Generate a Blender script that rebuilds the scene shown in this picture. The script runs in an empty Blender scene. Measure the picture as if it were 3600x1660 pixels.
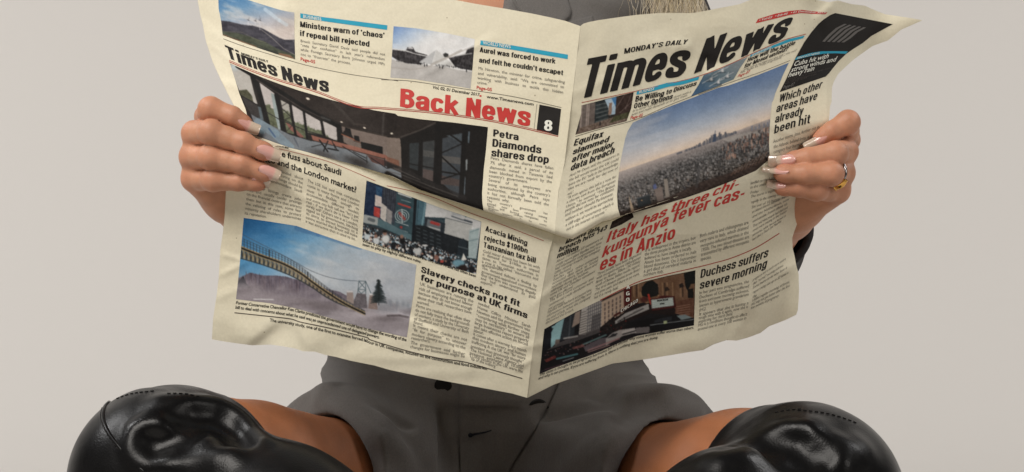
import bpy, bmesh, math, random
import numpy as np
from mathutils import Vector, Matrix
random.seed(4); RNG = np.random.default_rng(11)
SC = bpy.context.scene
COL = SC.collection
# ------------------------------------------------------------------ camera, light, exposure
CZ = 0.36                     # camera height above the studio floor (m)
FPX = 6400.0                  # focal length in layout pixels (2576 wide layout)
CX, CY = 1288.0, 594.0
cam = bpy.data.cameras.new('camera'); camo = bpy.data.objects.new('camera', cam); COL.objects.link(camo)
cam.sensor_width = 36.0; cam.lens = 36.0 * FPX / 2576.0
cam.clip_start = 0.05; cam.clip_end = 60
camo.location = (0, 0, CZ); camo.rotation_euler = (math.radians(90), 0, 0)
SC.camera = camo
world = bpy.data.worlds.new('World'); SC.world = world; world.use_nodes = True
bg = world.node_tree.nodes['Background']; bg.inputs[0].default_value = (1.0, 0.97, 0.93, 1); bg.inputs[1].default_value = 0.055

def area(name, loc, target, sx, sy, power, col=(1, .95, .89)):
    l = bpy.data.lights.new(name, 'AREA'); l.shape = 'RECTANGLE'; l.size = sx; l.size_y = sy
    l.energy = power; l.color = col
    o = bpy.data.objects.new(name, l); COL.objects.link(o); o.location = loc
    o.rotation_euler = (Vector(target) - Vector(loc)).to_track_quat('-Z', 'Y').to_euler()
    return o
area('key_softbox', (-1.2, 0.5, 2.45), (0, 2.1, .4), 1.5, 1.5, 82)
area('fill_softbox', (2.3, 0.35, 1.5), (0.3, 2.1, .4), 1.0, 1.0, 14)
area('backdrop_lamp_a', (-2.6, 2.9, 2.6), (-.6, 5.0, .6), 1.2, 1.2, 55, (1, .99, .985))
area('backdrop_lamp_b', (2.6, 2.9, 2.6), (.7, 5.0, .5), 1.2, 1.2, 48, (1, .985, .975))
SC.view_settings.view_transform = 'Standard'; SC.view_settings.look = 'None'
SC.view_settings.exposure = 0; SC.view_settings.gamma = 1; SC.view_settings.use_curve_mapping = False
SC.render.engine = 'CYCLES'
SC.cycles.use_denoising = True
SC.cycles.max_bounces = 6

# ------------------------------------------------------------------ helpers
def lin(c):
    c = np.asarray(c, float)
    return np.where(c <= .04045, c / 12.92, ((c + .055) / 1.055) ** 2.4)
def mat(name, col, rough=.6, spec=.3, **kw):
    m = bpy.data.materials.new(name); m.use_nodes = True
    b = m.node_tree.nodes['Principled BSDF']
    b.inputs['Base Color'].default_value = (*col, 1); b.inputs['Roughness'].default_value = rough
    b.inputs['Specular IOR Level'].default_value = spec
    for k, v in kw.items(): b.inputs[k].default_value = v
    return m
def nd(m, t, **props):
    n = m.node_tree.nodes.new(t)
    for k, v in props.items(): setattr(n, k, v)
    return n
def lk(m, a, b): m.node_tree.links.new(a, b)
def bsdf(m): return m.node_tree.nodes['Principled BSDF']
def mesh_obj(name, V, F, material, parent=None, smooth=True, colors=None):
    me = bpy.data.meshes.new(name)
    V = np.asarray(V, np.float32); 
    if isinstance(F, np.ndarray):
        k = F.shape[1]
        me.vertices.add(len(V)); me.vertices.foreach_set('co', V.ravel())
        me.loops.add(F.size); me.loops.foreach_set('vertex_index', F.ravel().astype(np.int32))
        me.polygons.add(len(F)); me.polygons.foreach_set('loop_start', np.arange(0, F.size, k, dtype=np.int32))
        me.update(calc_edges=True)
    else:
        me.from_pydata(V.tolist(), [], F)
    me.validate()
    if smooth: me.polygons.foreach_set('use_smooth', np.ones(len(me.polygons), bool))
    if colors is not None:
        a = me.color_attributes.new('print', 'FLOAT_COLOR', 'POINT')
        c4 = np.ones((len(V), 4), np.float32); c4[:, :3] = colors
        a.data.foreach_set('color', c4.ravel())
    if material: me.materials.append(material)
    o = bpy.data.objects.new(name, me); COL.objects.link(o)
    if parent: o.parent = parent
    return o
def empty(name, label=None, cat=None, parent=None):
    o = bpy.data.objects.new(name, None); COL.objects.link(o)
    if label: o['label'] = label
    if cat: o['category'] = cat
    if parent: o.parent = parent
    return o
def pt(px, py, d):
    px, py, d = np.broadcast_arrays(np.asarray(px, float), np.asarray(py, float), np.asarray(d, float))
    return np.stack([(px - CX) / FPX * d, d, CZ - (py - CY) / FPX * d], -1)
def sstep(a, b, x):
    t = np.clip((np.asarray(x, float) - a) / (b - a), 0, 1); return t * t * (3 - 2 * t)
def poly(pts, n=None, t=None):
    """sample an open polyline by arc length"""
    p = np.asarray(pts, float); s = np.r_[0, np.cumsum(np.hypot(*np.diff(p, axis=0).T))]
    if t is None: t = np.linspace(0, 1, n)
    q = np.asarray(t) * s[-1]
    return np.stack([np.interp(q, s, p[:, 0]), np.interp(q, s, p[:, 1])], -1)
def catmull(pts, n=8):
    p = np.asarray(pts, float); P = np.vstack([2 * p[0] - p[1], p, 2 * p[-1] - p[-2]]); out = []
    for i in range(1, len(P) - 2):
        t = np.linspace(0, 1, n, endpoint=False)[:, None]
        a, b, c, d = P[i - 1], P[i], P[i + 1], P[i + 2]
        out.append(.5 * (2 * b + (c - a) * t + (2 * a - 5 * b + 4 * c - d) * t ** 2 + (3 * b - a - 3 * c + d) * t ** 3))
    out.append(p[-1:]); return np.vstack(out)
def vnoise(x, y, seed=0):
    """value noise, vectorised, range -1..1"""
    xi = np.floor(x).astype(np.int64); yi = np.floor(y).astype(np.int64); fx = x - xi; fy = y - yi
    fx = fx * fx * (3 - 2 * fx); fy = fy * fy * (3 - 2 * fy)
    def h(a, b):
        n = (a * 374761393 + b * 668265263 + seed * 1442695041) & 0xffffffff
        n = ((n ^ (n >> 13)) * 1274126177) & 0xffffffff
        n = n ^ (n >> 16)
        return (n & 0xffff) / 32767.5 - 1
    return (h(xi, yi) * (1 - fx) + h(xi + 1, yi) * fx) * (1 - fy) + (h(xi, yi + 1) * (1 - fx) + h(xi + 1, yi + 1) * fx) * fy
def fbm(x, y, o=4, seed=0):
    s = 0; a = 1.; t = 0
    for i in range(o):
        s = s + a * vnoise(x, y, seed + i * 17); t += a; a *= .5; x = x * 2.03 + 5.1; y = y * 2.03 + 2.7
    return s / t
# ------------------------------------------------------------------ studio backdrop (one sweep: floor + cove + wall)
m = mat('backdrop_paper', tuple(lin((.80, .785, .766))), .95, .1)
n1 = nd(m, 'ShaderNodeTexNoise'); n1.inputs['Scale'].default_value = 900; n1.inputs['Detail'].default_value = 2
b1 = nd(m, 'ShaderNodeBump'); b1.inputs['Strength'].default_value = .06; b1.inputs['Distance'].default_value = .002
lk(m, n1.outputs['Fac'], b1.inputs['Height']); lk(m, b1.outputs['Normal'], bsdf(m).inputs['Normal'])
prof = [(-.6, 0), (3.9, 0)] + [(3.9 + 1.1 * math.sin(a), 1.1 - 1.1 * math.cos(a)) for a in np.linspace(.05, math.pi / 2, 22)] + [(5.0, 3.6)]
V = [(x, y, z) for (y, z) in prof for x in (-4, 4)]
F = [(2 * i, 2 * i + 1, 2 * i + 3, 2 * i + 2) for i in range(len(prof) - 1)]
o = mesh_obj('backdrop', V, F, m); o['kind'] = 'structure'

# ------------------------------------------------------------------ the newspaper: surface
Z = {}
for k, (r, w) in dict(A=((680, 0, 1400), 2376), B=((1340, 60, 2060), 1944), C=((760, 200, 1480), 1944), D=((1360, 400, 2020), 1705),
                      E=((760, 480, 1320), 1751), F=((1240, 600, 1960), 1859), G=((740, 740, 1500), 1806), H=((1300, 900, 1960), 1508),
                      I=((1960, 0, 2860), 2546), J=((2600, 0, 3260), 1568), K=((1940, 280, 2740), 1980), L=((1900, 560, 2740), 1996),
                      M=((1840, 900, 2500), 1568), N=((2400, 780, 2880), 1240), O=((2500, 560, 2860), 1258), P=((720, 1080, 1320), 2546),
                      R=((2600, 350, 3100), 1188), Q=((560, 300, 1060), 1188), W=((0, 0, 3600), 2576),
                      a=((200, 1300, 1200), 2576), b=((1000, 1200, 1800), 2066), c=((1800, 1200, 2600), 2066), d=((2300, 1350, 3300), 2576)).items():
    s = 3600 / 2576.
    Z[k] = (r[0] / s, r[1] / s, (r[2] - r[0]) / w / s)
def zp(z, pts):
    p = np.asarray(pts, float); x0, y0, k = Z[z]
    return np.stack([x0 + p[..., 0] * k, y0 + p[..., 1] * k], -1)

SPINE = np.array([(1466, -120), (1460, 66), (1449, 162), (1433, 300), (1420, 410), (1405, 480), (1397, 560), (1397, 590), (1390, 606), (1382, 631), (1359, 758), (1339, 888), (1326, 1001)], float)
LEFT = np.array([(470, -110), (498, 0), (505, 39), (511, 61), (519, 104), (536, 156), (556, 200), (571, 230), (590, 267), (600, 300), (597, 360), (582, 420), (571, 470), (569, 480), (566, 540), (562, 581), (555, 629), (551, 698), (547, 734), (537, 800), (534, 854)], float)
RIGHT = np.array([(2320, 51), (2315, 54), (2267, 75), (2234, 102), (2195, 116), (2147, 150), (2110, 184), (2098, 205), (2093, 220), (2092, 256), (2088, 268), (2087, 286), (2084, 310), (2070, 360), (2050, 420), (2030, 475), (2022, 500), (2014, 543), (2008, 556), (1999, 579), (1993, 598), (1994, 624), (1999, 645), (2003, 667), (2009, 690), (2010, 730), (2009, 757), (2007, 780), (2003, 791)], float)
TOPL = np.array([(470, -110), (700, -72), (950, -32), (1145, 0), (1200, 10.5), (1270, 22), (1339, 34.5), (1389, 45), (1423, 53), (1460, 66)], float)
TOPR = np.array([(1460, 66), (1467, 60), (1480, 56), (1506, 51), (1561, 43), (1603, 37.5), (1659, 33), (1742, 33), (1756, 31), (1860, 11), (1900, -5), (1960, -14), (2020, -8), (2053, 0), (2085, 6), (2107, 1.5), (2140, 10.5), (2174, 14.5), (2198, 25.5), (2225, 36), (2282, 44.5), (2320, 51)], float)
BOTL = np.array([(534, 854), (562, 859), (603, 865), (635, 869), (680, 867), (709, 871), (743, 877), (762, 884), (793, 885), (817, 893), (844, 898), (883, 908), (943, 920), (981, 931), (1076, 951), (1153, 965), (1288, 990), (1326, 1001)], float)
BOTR = np.array([(1326, 1001), (1392, 968), (1467, 941), (1539, 915), (1622, 904), (1731, 886), (1767, 881), (1792, 867), (1825, 856), (1853, 857), (1881, 849), (1911, 838), (1933, 821), (1975, 805), (2003, 791)], float)
LIPL = np.array([(590, 362), (650, 364), (729, 371), (809, 391), (888, 413), (970, 438), (1056, 477), (1139, 507), (1217, 531), (1300, 557), (1375, 582), (1397, 590)], float)
LIPR = np.array([(1397, 590), (1420, 598), (1441, 602), (1480, 579), (1516, 558), (1540, 552), (1560, 545), (1700, 497), (1880, 430), (2000, 390), (2080, 330)], float)
def xs(poly_, y): return np.interp(y, poly_[:, 1], poly_[:, 0])
def lipL(x): return np.interp(x, LIPL[:, 0], LIPL[:, 1])
def lipR(x): return np.interp(x, LIPR[:, 0], LIPR[:, 1])
CREASES = [  # p, q, width px, height mm, kind (0 ridge, 1 step)
    ((1205, 112), (1075, 185), 9, 1.5, 0), ((1250, 95), (1190, 122), 16, .8, 0),
    ((700, 815), (628, 872), 14, 3.4, 1), ((742, 812), (768, 886), 10, -2.2, 1), ((690, 845), (560, 858), 30, 1.2, 0),
    ((1010, 792), (1090, 826), 7, 1.6, 1), ((1090, 826), (1150, 880), 7, 1.7, 1), ((1150, 880), (1200, 905), 9, 1.3, 1), ((880, 795), (1010, 792), 9, 1.2, 1),
    ((1772, 146), (1806, 168), 12, -3.0, 0), ((1800, 165), (1785, 196), 12, 2.6, 0), ((1738, 118), (1700, 112), 14, 1.5, 0), ((1640, 112), (1740, 128), 20, 1.4, 0),
    ((2048, 40), (2090, 6), 10, 4.0, 1), ((2060, 8), (2098, 20), 14, 2.0, 0), ((1965, 690), (2010, 655), 10, 1.6, 0), ((1905, 745), (1860, 800), 11, 2.2, 1), ((1905, 745), (1850, 838), 16, 2.2, 0), ((1870, 770), (1880, 846), 14, -2.2, 1),
    ((1640, 870), (1780, 838), 20, 1.6, 1), ((560, 640), (610, 655), 8, 1.2, 0), ((560, 690), (620, 660), 9, 1.2, 0), ((545, 750), (640, 715), 12, .9, 0),
    ((505, 45), (560, 95), 10, 1.3, 1), ((530, 110), (590, 165), 9, 1.0, 0), ((550, 205), (640, 235), 12, 1.2, 0), ((690, 38), (735, -60), 13, 1.5, 1), ((640, 20), (700, 110), 12, 1.0, 0),
    ((1160, 260), (1420, 215), 26, .9, 0), ((1425, 250), (1445, 285), 10, 1.0, 0), ((1430, 240), (1560, 190), 14, .8, 0), ((1345, 765), (1420, 700), 11, 1.2, 0), ((1340, 870), (1420, 860), 13, 1.2, 0), ((1335, 905), (1300, 930), 8, 1.0, 0),
    ((1280, 880), (1330, 870), 9, 1.0, 0), ((860, 880), (1000, 850), 18, 1.2, 1), ((930, 900), (1120, 905), 14, .9, 0), ((1040, 940), (1200, 935), 18, .9, 0), ((1600, 120), (1850, 60), 30, 1.4, 0), ((1500, 75), (1560, 200), 30, 1.0, 0),
    ((620, 560), (760, 610), 16, .8, 0), ((850, 590), (950, 700), 20, .9, 0), ((690, 290), (640, 330), 14, 1.5, 0), ((1900, 440), (1840, 620), 20, 1.8, 1), ((1930, 520), (1900, 700), 22, -1.6, 1), ((1740, 640), (1960, 570), 16, .9, 0), ((650, 345), (775, 392), 9, 1.3, 0), ((700, 400), (830, 455), 8, 1.2, 1), ((695, 455), (800, 520), 10, 1.1, 0), ((1930, 385), (1835, 420), 9, 1.2, 0), ((1925, 462), (1820, 520), 9, 1.2, 1), ((2010, 350), (1900, 300), 10, 1.1, 0), ((1945, 480), (1900, 580), 9, 1.1, 0),
]
def paper_depth(px, py, side, panel):
    """distance from the camera plane of the printed surface. side 0 = back page (left), 1 = front page (right); panel 0 above the cross fold, 1 below"""
    px = np.asarray(px, float); py = np.asarray(py, float)
    sp = xs(SPINE, py)
    if side == 0:
        a = np.clip((sp - px) / 880., -.05, 1.15)
        d = 1.975 + .055 * a + .012 * np.sin(np.clip(a, 0, 1) * math.pi) * -1
        lip = lipL(px); E = .011 * sstep(760, 1220, px); SO = 70 * sstep(1150, 800, px)
        d = d + .022 * sstep(.80, 1.12, a) * sstep(420, 150, py)
    else:
        a = np.clip((px - sp) / 680., -.05, 1.3)
        d = 1.975 + .118 * a - .010 * np.sin(np.clip(a, 0, 1) * math.pi)
        lip = lipR(px); E = .013 * sstep(1720, 1540, px); SO = 70 * sstep(1560, 1800, px)
        d = d + .035 * sstep(.72, 1.02, a) * sstep(300, 420, py) * sstep(690, 560, py)       # wraps back round her grip
        d = d + .045 * sstep(.80, 1.15, a) * sstep(330, 120, py) - .03 * sstep(1.05, 1.3, a) * sstep(150, 40, py)
        d = d - .010 * sstep(.9, 1.0, a) * sstep(640, 720, py)
    t = lip - py
    if panel == 0:
        tt = np.maximum(t, 0)
        tt2 = np.sqrt(tt ** 2 + SO ** 2) - SO
        d = d - .014 * np.exp(-tt2 / 95.) + .016 * tt / 600. + .5 * E * np.exp(-tt / 7.)
    else:
        tt = np.maximum(-t, 0)
        tt2 = np.sqrt(tt ** 2 + SO ** 2) - SO
        d = d - .014 * np.exp(-tt2 / 110.) + .5 * E + E * 1.1 * np.exp(-tt / 34.) + .012 * tt / 420.
        d = np.where(t > 0, d + E * .8 + .0002 * t, d)
    mm = np.zeros_like(d)
    mm += 1.5 * fbm(px / 210., py / 170., 3, 3 + side) + .35 * fbm(px / 46., py / 40., 3, 9 + side)
    for p, q, w, h, kind in CREASES:
        p = np.array(p, float); q = np.array(q, float); v = q - p; L = np.hypot(*v); v /= L
        u = (px - p[0]) * v[0] + (py - p[1]) * v[1]; n = -(px - p[0]) * v[1] + (py - p[1]) * v[0]
        fall = sstep(-.35 * L, .25 * L, u) * sstep(1.35 * L, .75 * L, u)
        if kind == 0: mm -= .75 * h * np.exp(-(n / w) ** 2) * fall
        else: mm -= .75 * h * np.tanh(n / w) * np.exp(-(n / (w * 4.5)) ** 2) * fall
    # small sharp crumples, here and there
    for sc, am, sd in ((150., .75, 31), (70., .34, 37)):
        u_ = px / sc + .6 * vnoise(px / 190., py / 190., sd + 5); v_ = py / (sc * .8) + .6 * vnoise(px / 170., py / 210., sd + 7)
        mm += am * (1 - np.sqrt(vnoise(u_, v_, sd + side) ** 2 + .004)) * sstep(-.05, .5, vnoise(px / 230., py / 200., sd + 3 + side))
    # wavy free edges
    if side == 1:
        mm += 5 * sstep(760, 880, py) * np.sin((px - 1500) / 62.) * sstep(1500, 1700, px)
    else:
        mm += 3.2 * sstep(800, 900, py) * np.sin((px - 500) / 48.) * sstep(1000, 800, px)
    return d + mm * .001
def coons(top, bot, lef, rig, na, nb):
    a = np.linspace(0, 1, na)[:, None, None]; b = np.linspace(0, 1, nb)[None, :, None]
    T = poly(top, t=a.ravel())[:, None, :]; B = poly(bot, t=a.ravel())[:, None, :]
    Lf = poly(lef, t=b.ravel())[None]; R = poly(rig, t=b.ravel())[None]
    c = (1 - a) * (1 - b) * top[0] + a * (1 - b) * top[-1] + (1 - a) * b * bot[0] + a * b * bot[-1]
    return (1 - b) * T + b * B + (1 - a) * Lf + a * R - c
def cut(pl, y0, y1, ends=None):
    p = pl[(pl[:, 1] > y0) & (pl[:, 1] < y1)]
    a = [xs(pl, y0), y0]; b = [xs(pl, y1), y1]
    r = np.vstack([[a], p, [b]])
    if ends: r[0], r[-1] = ends
    return r
def gridF(na, nb, off=0, flip=False):
    i = np.arange(na - 1)[:, None]; j = np.arange(nb - 1)[None]; k = off + i * nb + j
    q = np.stack([k, k + 1, k + nb + 1, k + nb], -1).reshape(-1, 4)
    return q[:, ::-1] if flip else q
# paper stock: cream newsprint, faint fibres and specks
paper = mat('newsprint', tuple(lin((.875, .845, .745))), .82, .25)
tc = nd(paper, 'ShaderNodeTexCoord')
n1 = nd(paper, 'ShaderNodeTexNoise'); n1.inputs['Scale'].default_value = 14; n1.inputs['Detail'].default_value = 5
n2 = nd(paper, 'ShaderNodeTexNoise'); n2.inputs['Scale'].default_value = 520; n2.inputs['Detail'].default_value = 3
n3 = nd(paper, 'ShaderNodeTexVoronoi'); n3.inputs['Scale'].default_value = 62; n3.inputs['Randomness'].default_value = 1
for n in (n1, n2, n3): lk(paper, tc.outputs['Object'], n.inputs[0 if n.bl_idname != 'ShaderNodeTexVoronoi' else 'Vector'])
r1 = nd(paper, 'ShaderNodeValToRGB'); r1.color_ramp.elements[0].position = .3; r1.color_ramp.elements[1].position = .7
r1.color_ramp.elements[0].color = (*lin((.882, .852, .758)), 1); r1.color_ramp.elements[1].color = (*lin((.902, .877, .792)), 1)
lk(paper, n1.outputs['Fac'], r1.inputs['Fac'])
r2 = nd(paper, 'ShaderNodeValToRGB'); r2.color_ramp.elements[0].position = .35; r2.color_ramp.elements[1].position = .75
r2.color_ramp.elements[0].color = (.93, .93, .92, 1); r2.color_ramp.elements[1].color = (1, 1, 1, 1); lk(paper, n2.outputs['Fac'], r2.inputs['Fac'])
r3 = nd(paper, 'ShaderNodeValToRGB'); r3.color_ramp.elements[0].position = .028; r3.color_ramp.elements[1].position = .045
r3.color_ramp.elements[0].color = (.45, .40, .34, 1); r3.color_ramp.elements[1].color = (1, 1, 1, 1); lk(paper, n3.outputs['Distance'], r3.inputs['Fac'])
mx = nd(paper, 'ShaderNodeMix', data_type='RGBA', blend_type='MULTIPLY'); mx.inputs[0].default_value = 1
mx2 = nd(paper, 'ShaderNodeMix', data_type='RGBA', blend_type='MULTIPLY'); mx2.inputs[0].default_value = .8
lk(paper, r1.outputs[0], mx.inputs[6]); lk(paper, r2.outputs[0], mx.inputs[7]); lk(paper, mx.outputs[2], mx2.inputs[6]); lk(paper, r3.outputs[0], mx2.inputs[7])
lk(paper, mx2.outputs[2], bsdf(paper).inputs['Base Color'])
bp = nd(paper, 'ShaderNodeBump'); bp.inputs['Strength'].default_value = .12; bp.inputs['Distance'].default_value = .0006
lk(paper, n2.outputs['Fac'], bp.inputs['Height']); lk(paper, bp.outputs['Normal'], bsdf(paper).inputs['Normal'])

news = empty('newspaper', 'open cream newspaper held up in both hands, showing its front and back pages', 'newspaper')
PAGES = []
def build_page(side, name, label):
    if side == 0:
        ups = coons(TOPL, LIPL, cut(LEFT, -110, 362, ((470, -110), LIPL[0])), cut(SPINE, 66, 590, (TOPL[-1], LIPL[-1])), 420, 260)
        lowtop = LIPL.copy(); lowtop[:, 1] -= 16 * sstep(760, 1150, LIPL[:, 0]); lowtop[-1] = (1403, 574)
        los = coons(lowtop, BOTL, cut(LEFT, 362, 854, (lowtop[0], BOTL[0])), np.vstack([[lowtop[-1]], SPINE[6:][SPINE[6:, 1] > 590], ]), 420, 260)
    else:
        ups = coons(TOPR, LIPR, cut(SPINE, 66, 590, (TOPR[0], LIPR[0])), cut(RIGHT, 51, 330, (TOPR[-1], LIPR[-1])), 340, 260)
        lowtop = LIPR.copy(); lowtop[:, 1] -= 20 * sstep(1720, 1540, LIPR[:, 0]); lowtop[0] = (1403, 574)
        los = coons(lowtop, BOTR, np.vstack([[lowtop[0]], SPINE[6:][SPINE[6:, 1] > 590]]), cut(RIGHT, 330, 791, (lowtop[-1], BOTR[-1])), 340, 270)
    na, nb = ups.shape[:2]; nc = los.shape[1]
    grid = np.concatenate([ups, los], 1)
    dep = np.concatenate([paper_depth(ups[..., 0], ups[..., 1], side, 0), paper_depth(los[..., 0], los[..., 1], side, 1)], 1)
    V = pt(grid[..., 0], grid[..., 1], dep).reshape(-1, 3)
    o = mesh_obj(name, V, gridF(na, nb + nc), paper, news); 
    o['label'] = label
    # the inner sheets of the paper, a few millimetres behind
    g2 = grid.copy(); ce = grid[:, :].reshape(-1, 2).mean(0)
    g2 = g2 + (2.0 if side else -1.5) * np.array([.6, 0]) + np.array([0, 1.6]) * sstep(0, 1, np.linspace(0, 1, nb + nc))[None, :, None]
    V2 = pt(g2[..., 0], g2[..., 1], dep + .0035).reshape(-1, 3)
    # a little of the inner leaf shows along the outer edge
    mesh_obj('inner_leaf', V2[:].reshape(na, nb + nc, 3)[::2, ::2].reshape(-1, 3), gridF(len(range(0, na, 2)), len(range(0, nb + nc, 2))), paper, news)
    return o
back_page = build_page(0, 'back_page', 'left page headed Back News')
front_page = build_page(1, 'front_page', 'right page with the large masthead')
def surf(px, py, side, lift=.00028, panel=None):
    px = np.asarray(px, float); py = np.asarray(py, float)
    if panel is None:
        F_ = lipL(px) if side == 0 else lipR(px)
        d = np.where(py <= F_, paper_depth(px, py, side, 0), paper_depth(px, py, side, 1))
    else: d = paper_depth(px, py, side, panel)
    return pt(px, py, d - lift)
# ------------------------------------------------------------------ lettering
# a bold condensed grotesque drawn from strokes (distance field + marching squares), for headlines
SPL = lambda *p: catmull(p, 7)
def ARC(cx, cy, rx, ry, a0, a1, n=2.7):
    a = np.radians(np.linspace(a0, a1, max(8, int(abs(a1 - a0) / 9))))
    c, s = np.cos(a), np.sin(a)
    return np.stack([cx + rx * np.sign(c) * np.abs(c) ** (2 / n), cy + ry * np.sign(s) * np.abs(s) ** (2 / n)], -1)
SW, HW = .098, .074                     # half stem, half bar
def glyph(ch):
    X = .74; h = HW; W = .54; l = SW; r = W - SW; cx = W / 2; cy = X / 2; rx = (r - l) / 2; ry = X / 2 - h
    L = lambda *p: np.array(p, float)
    if ch == 'a': return [np.vstack([ARC(cx, X - .25, rx, .25 - h, 170, 0), L((r, .3), (r, 0))]), SPL((r, .40), (cx + .02, .385), (l + .02, .33), (l - .005, .21), (l + .03, .1), (cx - .05, h), (cx + .07, .10), (r, .2))], W
    if ch == 'b': return [L((l, 0), (l, 1)), ARC(cx, cy, rx, ry, 180, -180)], W
    if ch == 'c': return [ARC(cx, cy, rx, ry, 32, 328)], W - .03
    if ch == 'd': return [L((r, 0), (r, 1)), ARC(cx, cy, rx, ry, 0, 360)], W
    if ch == 'e': return [np.vstack([L((l, .37), (r, .37)), ARC(cx, cy, rx, ry, 3, 322)])], W - .01
    if ch == 'f': return [np.vstack([L((.17, 0), (.17, .8)), SPL((.17, .8), (.195, .89), (.26, .926), (.36, .926))]), L((.02, X - h), (.34, X - h))], .34
    if ch == 'g': return [ARC(cx, cy, rx, ry, 0, 360), np.vstack([L((r, X), (r, .0)), SPL((r, .0), (r - .03, -.10), (cx, -.15), (l, -.12), (l - .0, -.06))])], W
    if ch == 'h': return [L((l, 0), (l, 1)), np.vstack([ARC(cx, X - .25, rx, .25 - h, 175, 0), L((r, .4), (r, 0))])], W
    if ch == 'i': return [L((l + .01, 0), (l + .01, X)), L((l + .01, .85), (l + .01, 1))], 2 * l + .02
    if ch == 'j': return [np.vstack([L((l + .02, X), (l + .02, 0)), SPL((l + .02, 0), (l, -.10), (l - .06, -.148), (-.02, -.15))]), L((l + .02, .85), (l + .02, 1))], 2 * l + .02
    if ch == 'k': return [L((l, 0), (l, 1)), L((r + .03, X), (l + .02, .30)), L((l + .12, .46), (r + .05, 0))], W
    if ch == 'l': return [L((l + .01, 0), (l + .01, 1))], 2 * l + .02
    if ch == 'm':
        W = .84; r = W - SW; mid = W / 2; q = (mid - l) / 2
        return [L((l, 0), (l, X)), np.vstack([ARC(l + q, X - .24, q, .24 - h, 172, 0), L((mid, .4), (mid, 0))]), np.vstack([ARC(mid + q, X - .24, q, .24 - h, 172, 0), L((r, .4), (r, 0))])], W
    if ch == 'n': return [L((l, 0), (l, X)), np.vstack([ARC(cx, X - .25, rx, .25 - h, 172, 0), L((r, .4), (r, 0))])], W
    if ch == 'o': return [ARC(cx, cy, rx, ry, 0, 360)], W
    if ch == 'p': return [L((l, -.22), (l, X)), ARC(cx, cy, rx, ry, 180, -180)], W
    if ch == 'q': return [L((r, -.22), (r, X)), ARC(cx, cy, rx, ry, 0, 360)], W
    if ch == 'r': return [L((l, 0), (l, X)), SPL((l, .46), (l + .05, .59), (l + .14, .645), (l + .25, .65))], .35
    if ch == 's': return [SPL((r, .53), (r - .025, .625), (cx, .666), (l + .03, .63), (l, .545), (l + .05, .455), (cx, .385), (r - .04, .31), (r, .2), (r - .04, .1), (cx, h), (l + .03, .105), (l, .22))], W - .02
    if ch == 't': return [np.vstack([L((.17, .93), (.17, .2)), SPL((.17, .2), (.19, .105), (.25, h), (.345, h))]), L((.02, X - h), (.34, X - h))], .35
    if ch == 'u': return [L((r, X), (r, 0)), np.vstack([L((l, X), (l, .3)), ARC(cx, .25, rx, .25 - h, 180, 368)])], W
    if ch == 'v': return [L((.085, X), (.25, 0)), L((.415, X), (.25, 0))], .5
    if ch == 'w': return [L((.085, X), (.215, 0)), L((.40, X), (.215, 0)), L((.40, X), (.585, 0)), L((.715, X), (.585, 0))], .8
    if ch == 'x': return [L((.09, X), (.41, 0)), L((.41, X), (.09, 0))], .5
    if ch == 'y': return [L((.085, X), (.25, .02)), np.vstack([L((.415, X), (.24, -.02)), SPL((.24, -.02), (.2, -.11), (.14, -.148), (.05, -.148))])], .5
    if ch == 'z': return [L((.03, X - h), (.43, X - h)), L((.39, X - .06), (.07, .06)), L((.03, h), (.44, h))], .46
    W = .58; r = W - SW; cx = W / 2; rx = (r - l) / 2; ry = .5 - h
    if ch == 'A': return [L((.08, 0), (.29, 1)), L((.50, 0), (.29, 1)), L((.17, .27), (.41, .27))], .58
    if ch == 'B': return [L((l, 0), (l, 1)), np.vstack([L((l, 1 - h), (cx - .03, 1 - h)), ARC(cx - .03, .77, r - cx + .01, .23 - h, 90, -90, 2.3), L((cx - .03, .53), (l, .53))]), np.vstack([L((l, .53), (cx - .02, .53)), ARC(cx - .02, .30, r - cx + .02, .23, 90, -90, 2.3), L((cx - .02, h), (l, h))])], W
    if ch == 'C': return [ARC(cx, .5, rx, ry, 38, 322)], W
    if ch == 'D': return [L((l, 0), (l, 1)), np.vstack([L((l, 1 - h), (cx - .04, 1 - h)), ARC(cx - .04, .5, r - cx + .04, ry, 90, -90), L((cx - .04, h), (l, h))])], W
    if ch == 'E': return [L((l, 0), (l, 1)), L((l, 1 - h), (.5, 1 - h)), L((l, .52), (.47, .52)), L((l, h), (.51, h))], .52
    if ch == 'F': return [L((l, 0), (l, 1)), L((l, 1 - h), (.48, 1 - h)), L((l, .5), (.44, .5))], .49
    if ch == 'G': return [ARC(cx, .5, rx, ry, 38, 340), L((cx + .02, .44), (r + .09, .44)), L((r + .02, .5), (r + .02, 0))], W + .02
    if ch == 'H': return [L((l, 0), (l, 1)), L((r, 0), (r, 1)), L((l, .52), (r, .52))], W
    if ch == 'I': return [L((l + .02, 0), (l + .02, 1))], 2 * l + .04
    if ch == 'J': return [np.vstack([L((.36, 1), (.36, .3)), SPL((.36, .3), (.33, .12), (.23, h), (.12, .12), (l, .3))])], .46
    if ch == 'K': return [L((l, 0), (l, 1)), L((r + .03, 1), (l + .03, .4)), L((l + .13, .58), (r + .06, 0))], W
    if ch == 'L': return [L((l, 0), (l, 1)), L((l, h), (.48, h))], .48
    if ch == 'M': return [L((l, 0), (l, 1)), L((.66, 0), (.66, 1)), L((l + .02, 1), (.378, .0)), L((.64, 1), (.378, .0))], .757
    if ch == 'N': return [L((l, 0), (l, 1)), L((r, 0), (r, 1)), L((l + .01, 1), (r - .01, 0))], W
    if ch in 'O0': 
        if ch == '0': W = .53; r = W - SW; cx = W / 2; rx = (r - l) / 2
        return [ARC(cx, .5, rx, ry, 0, 360)], W
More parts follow.
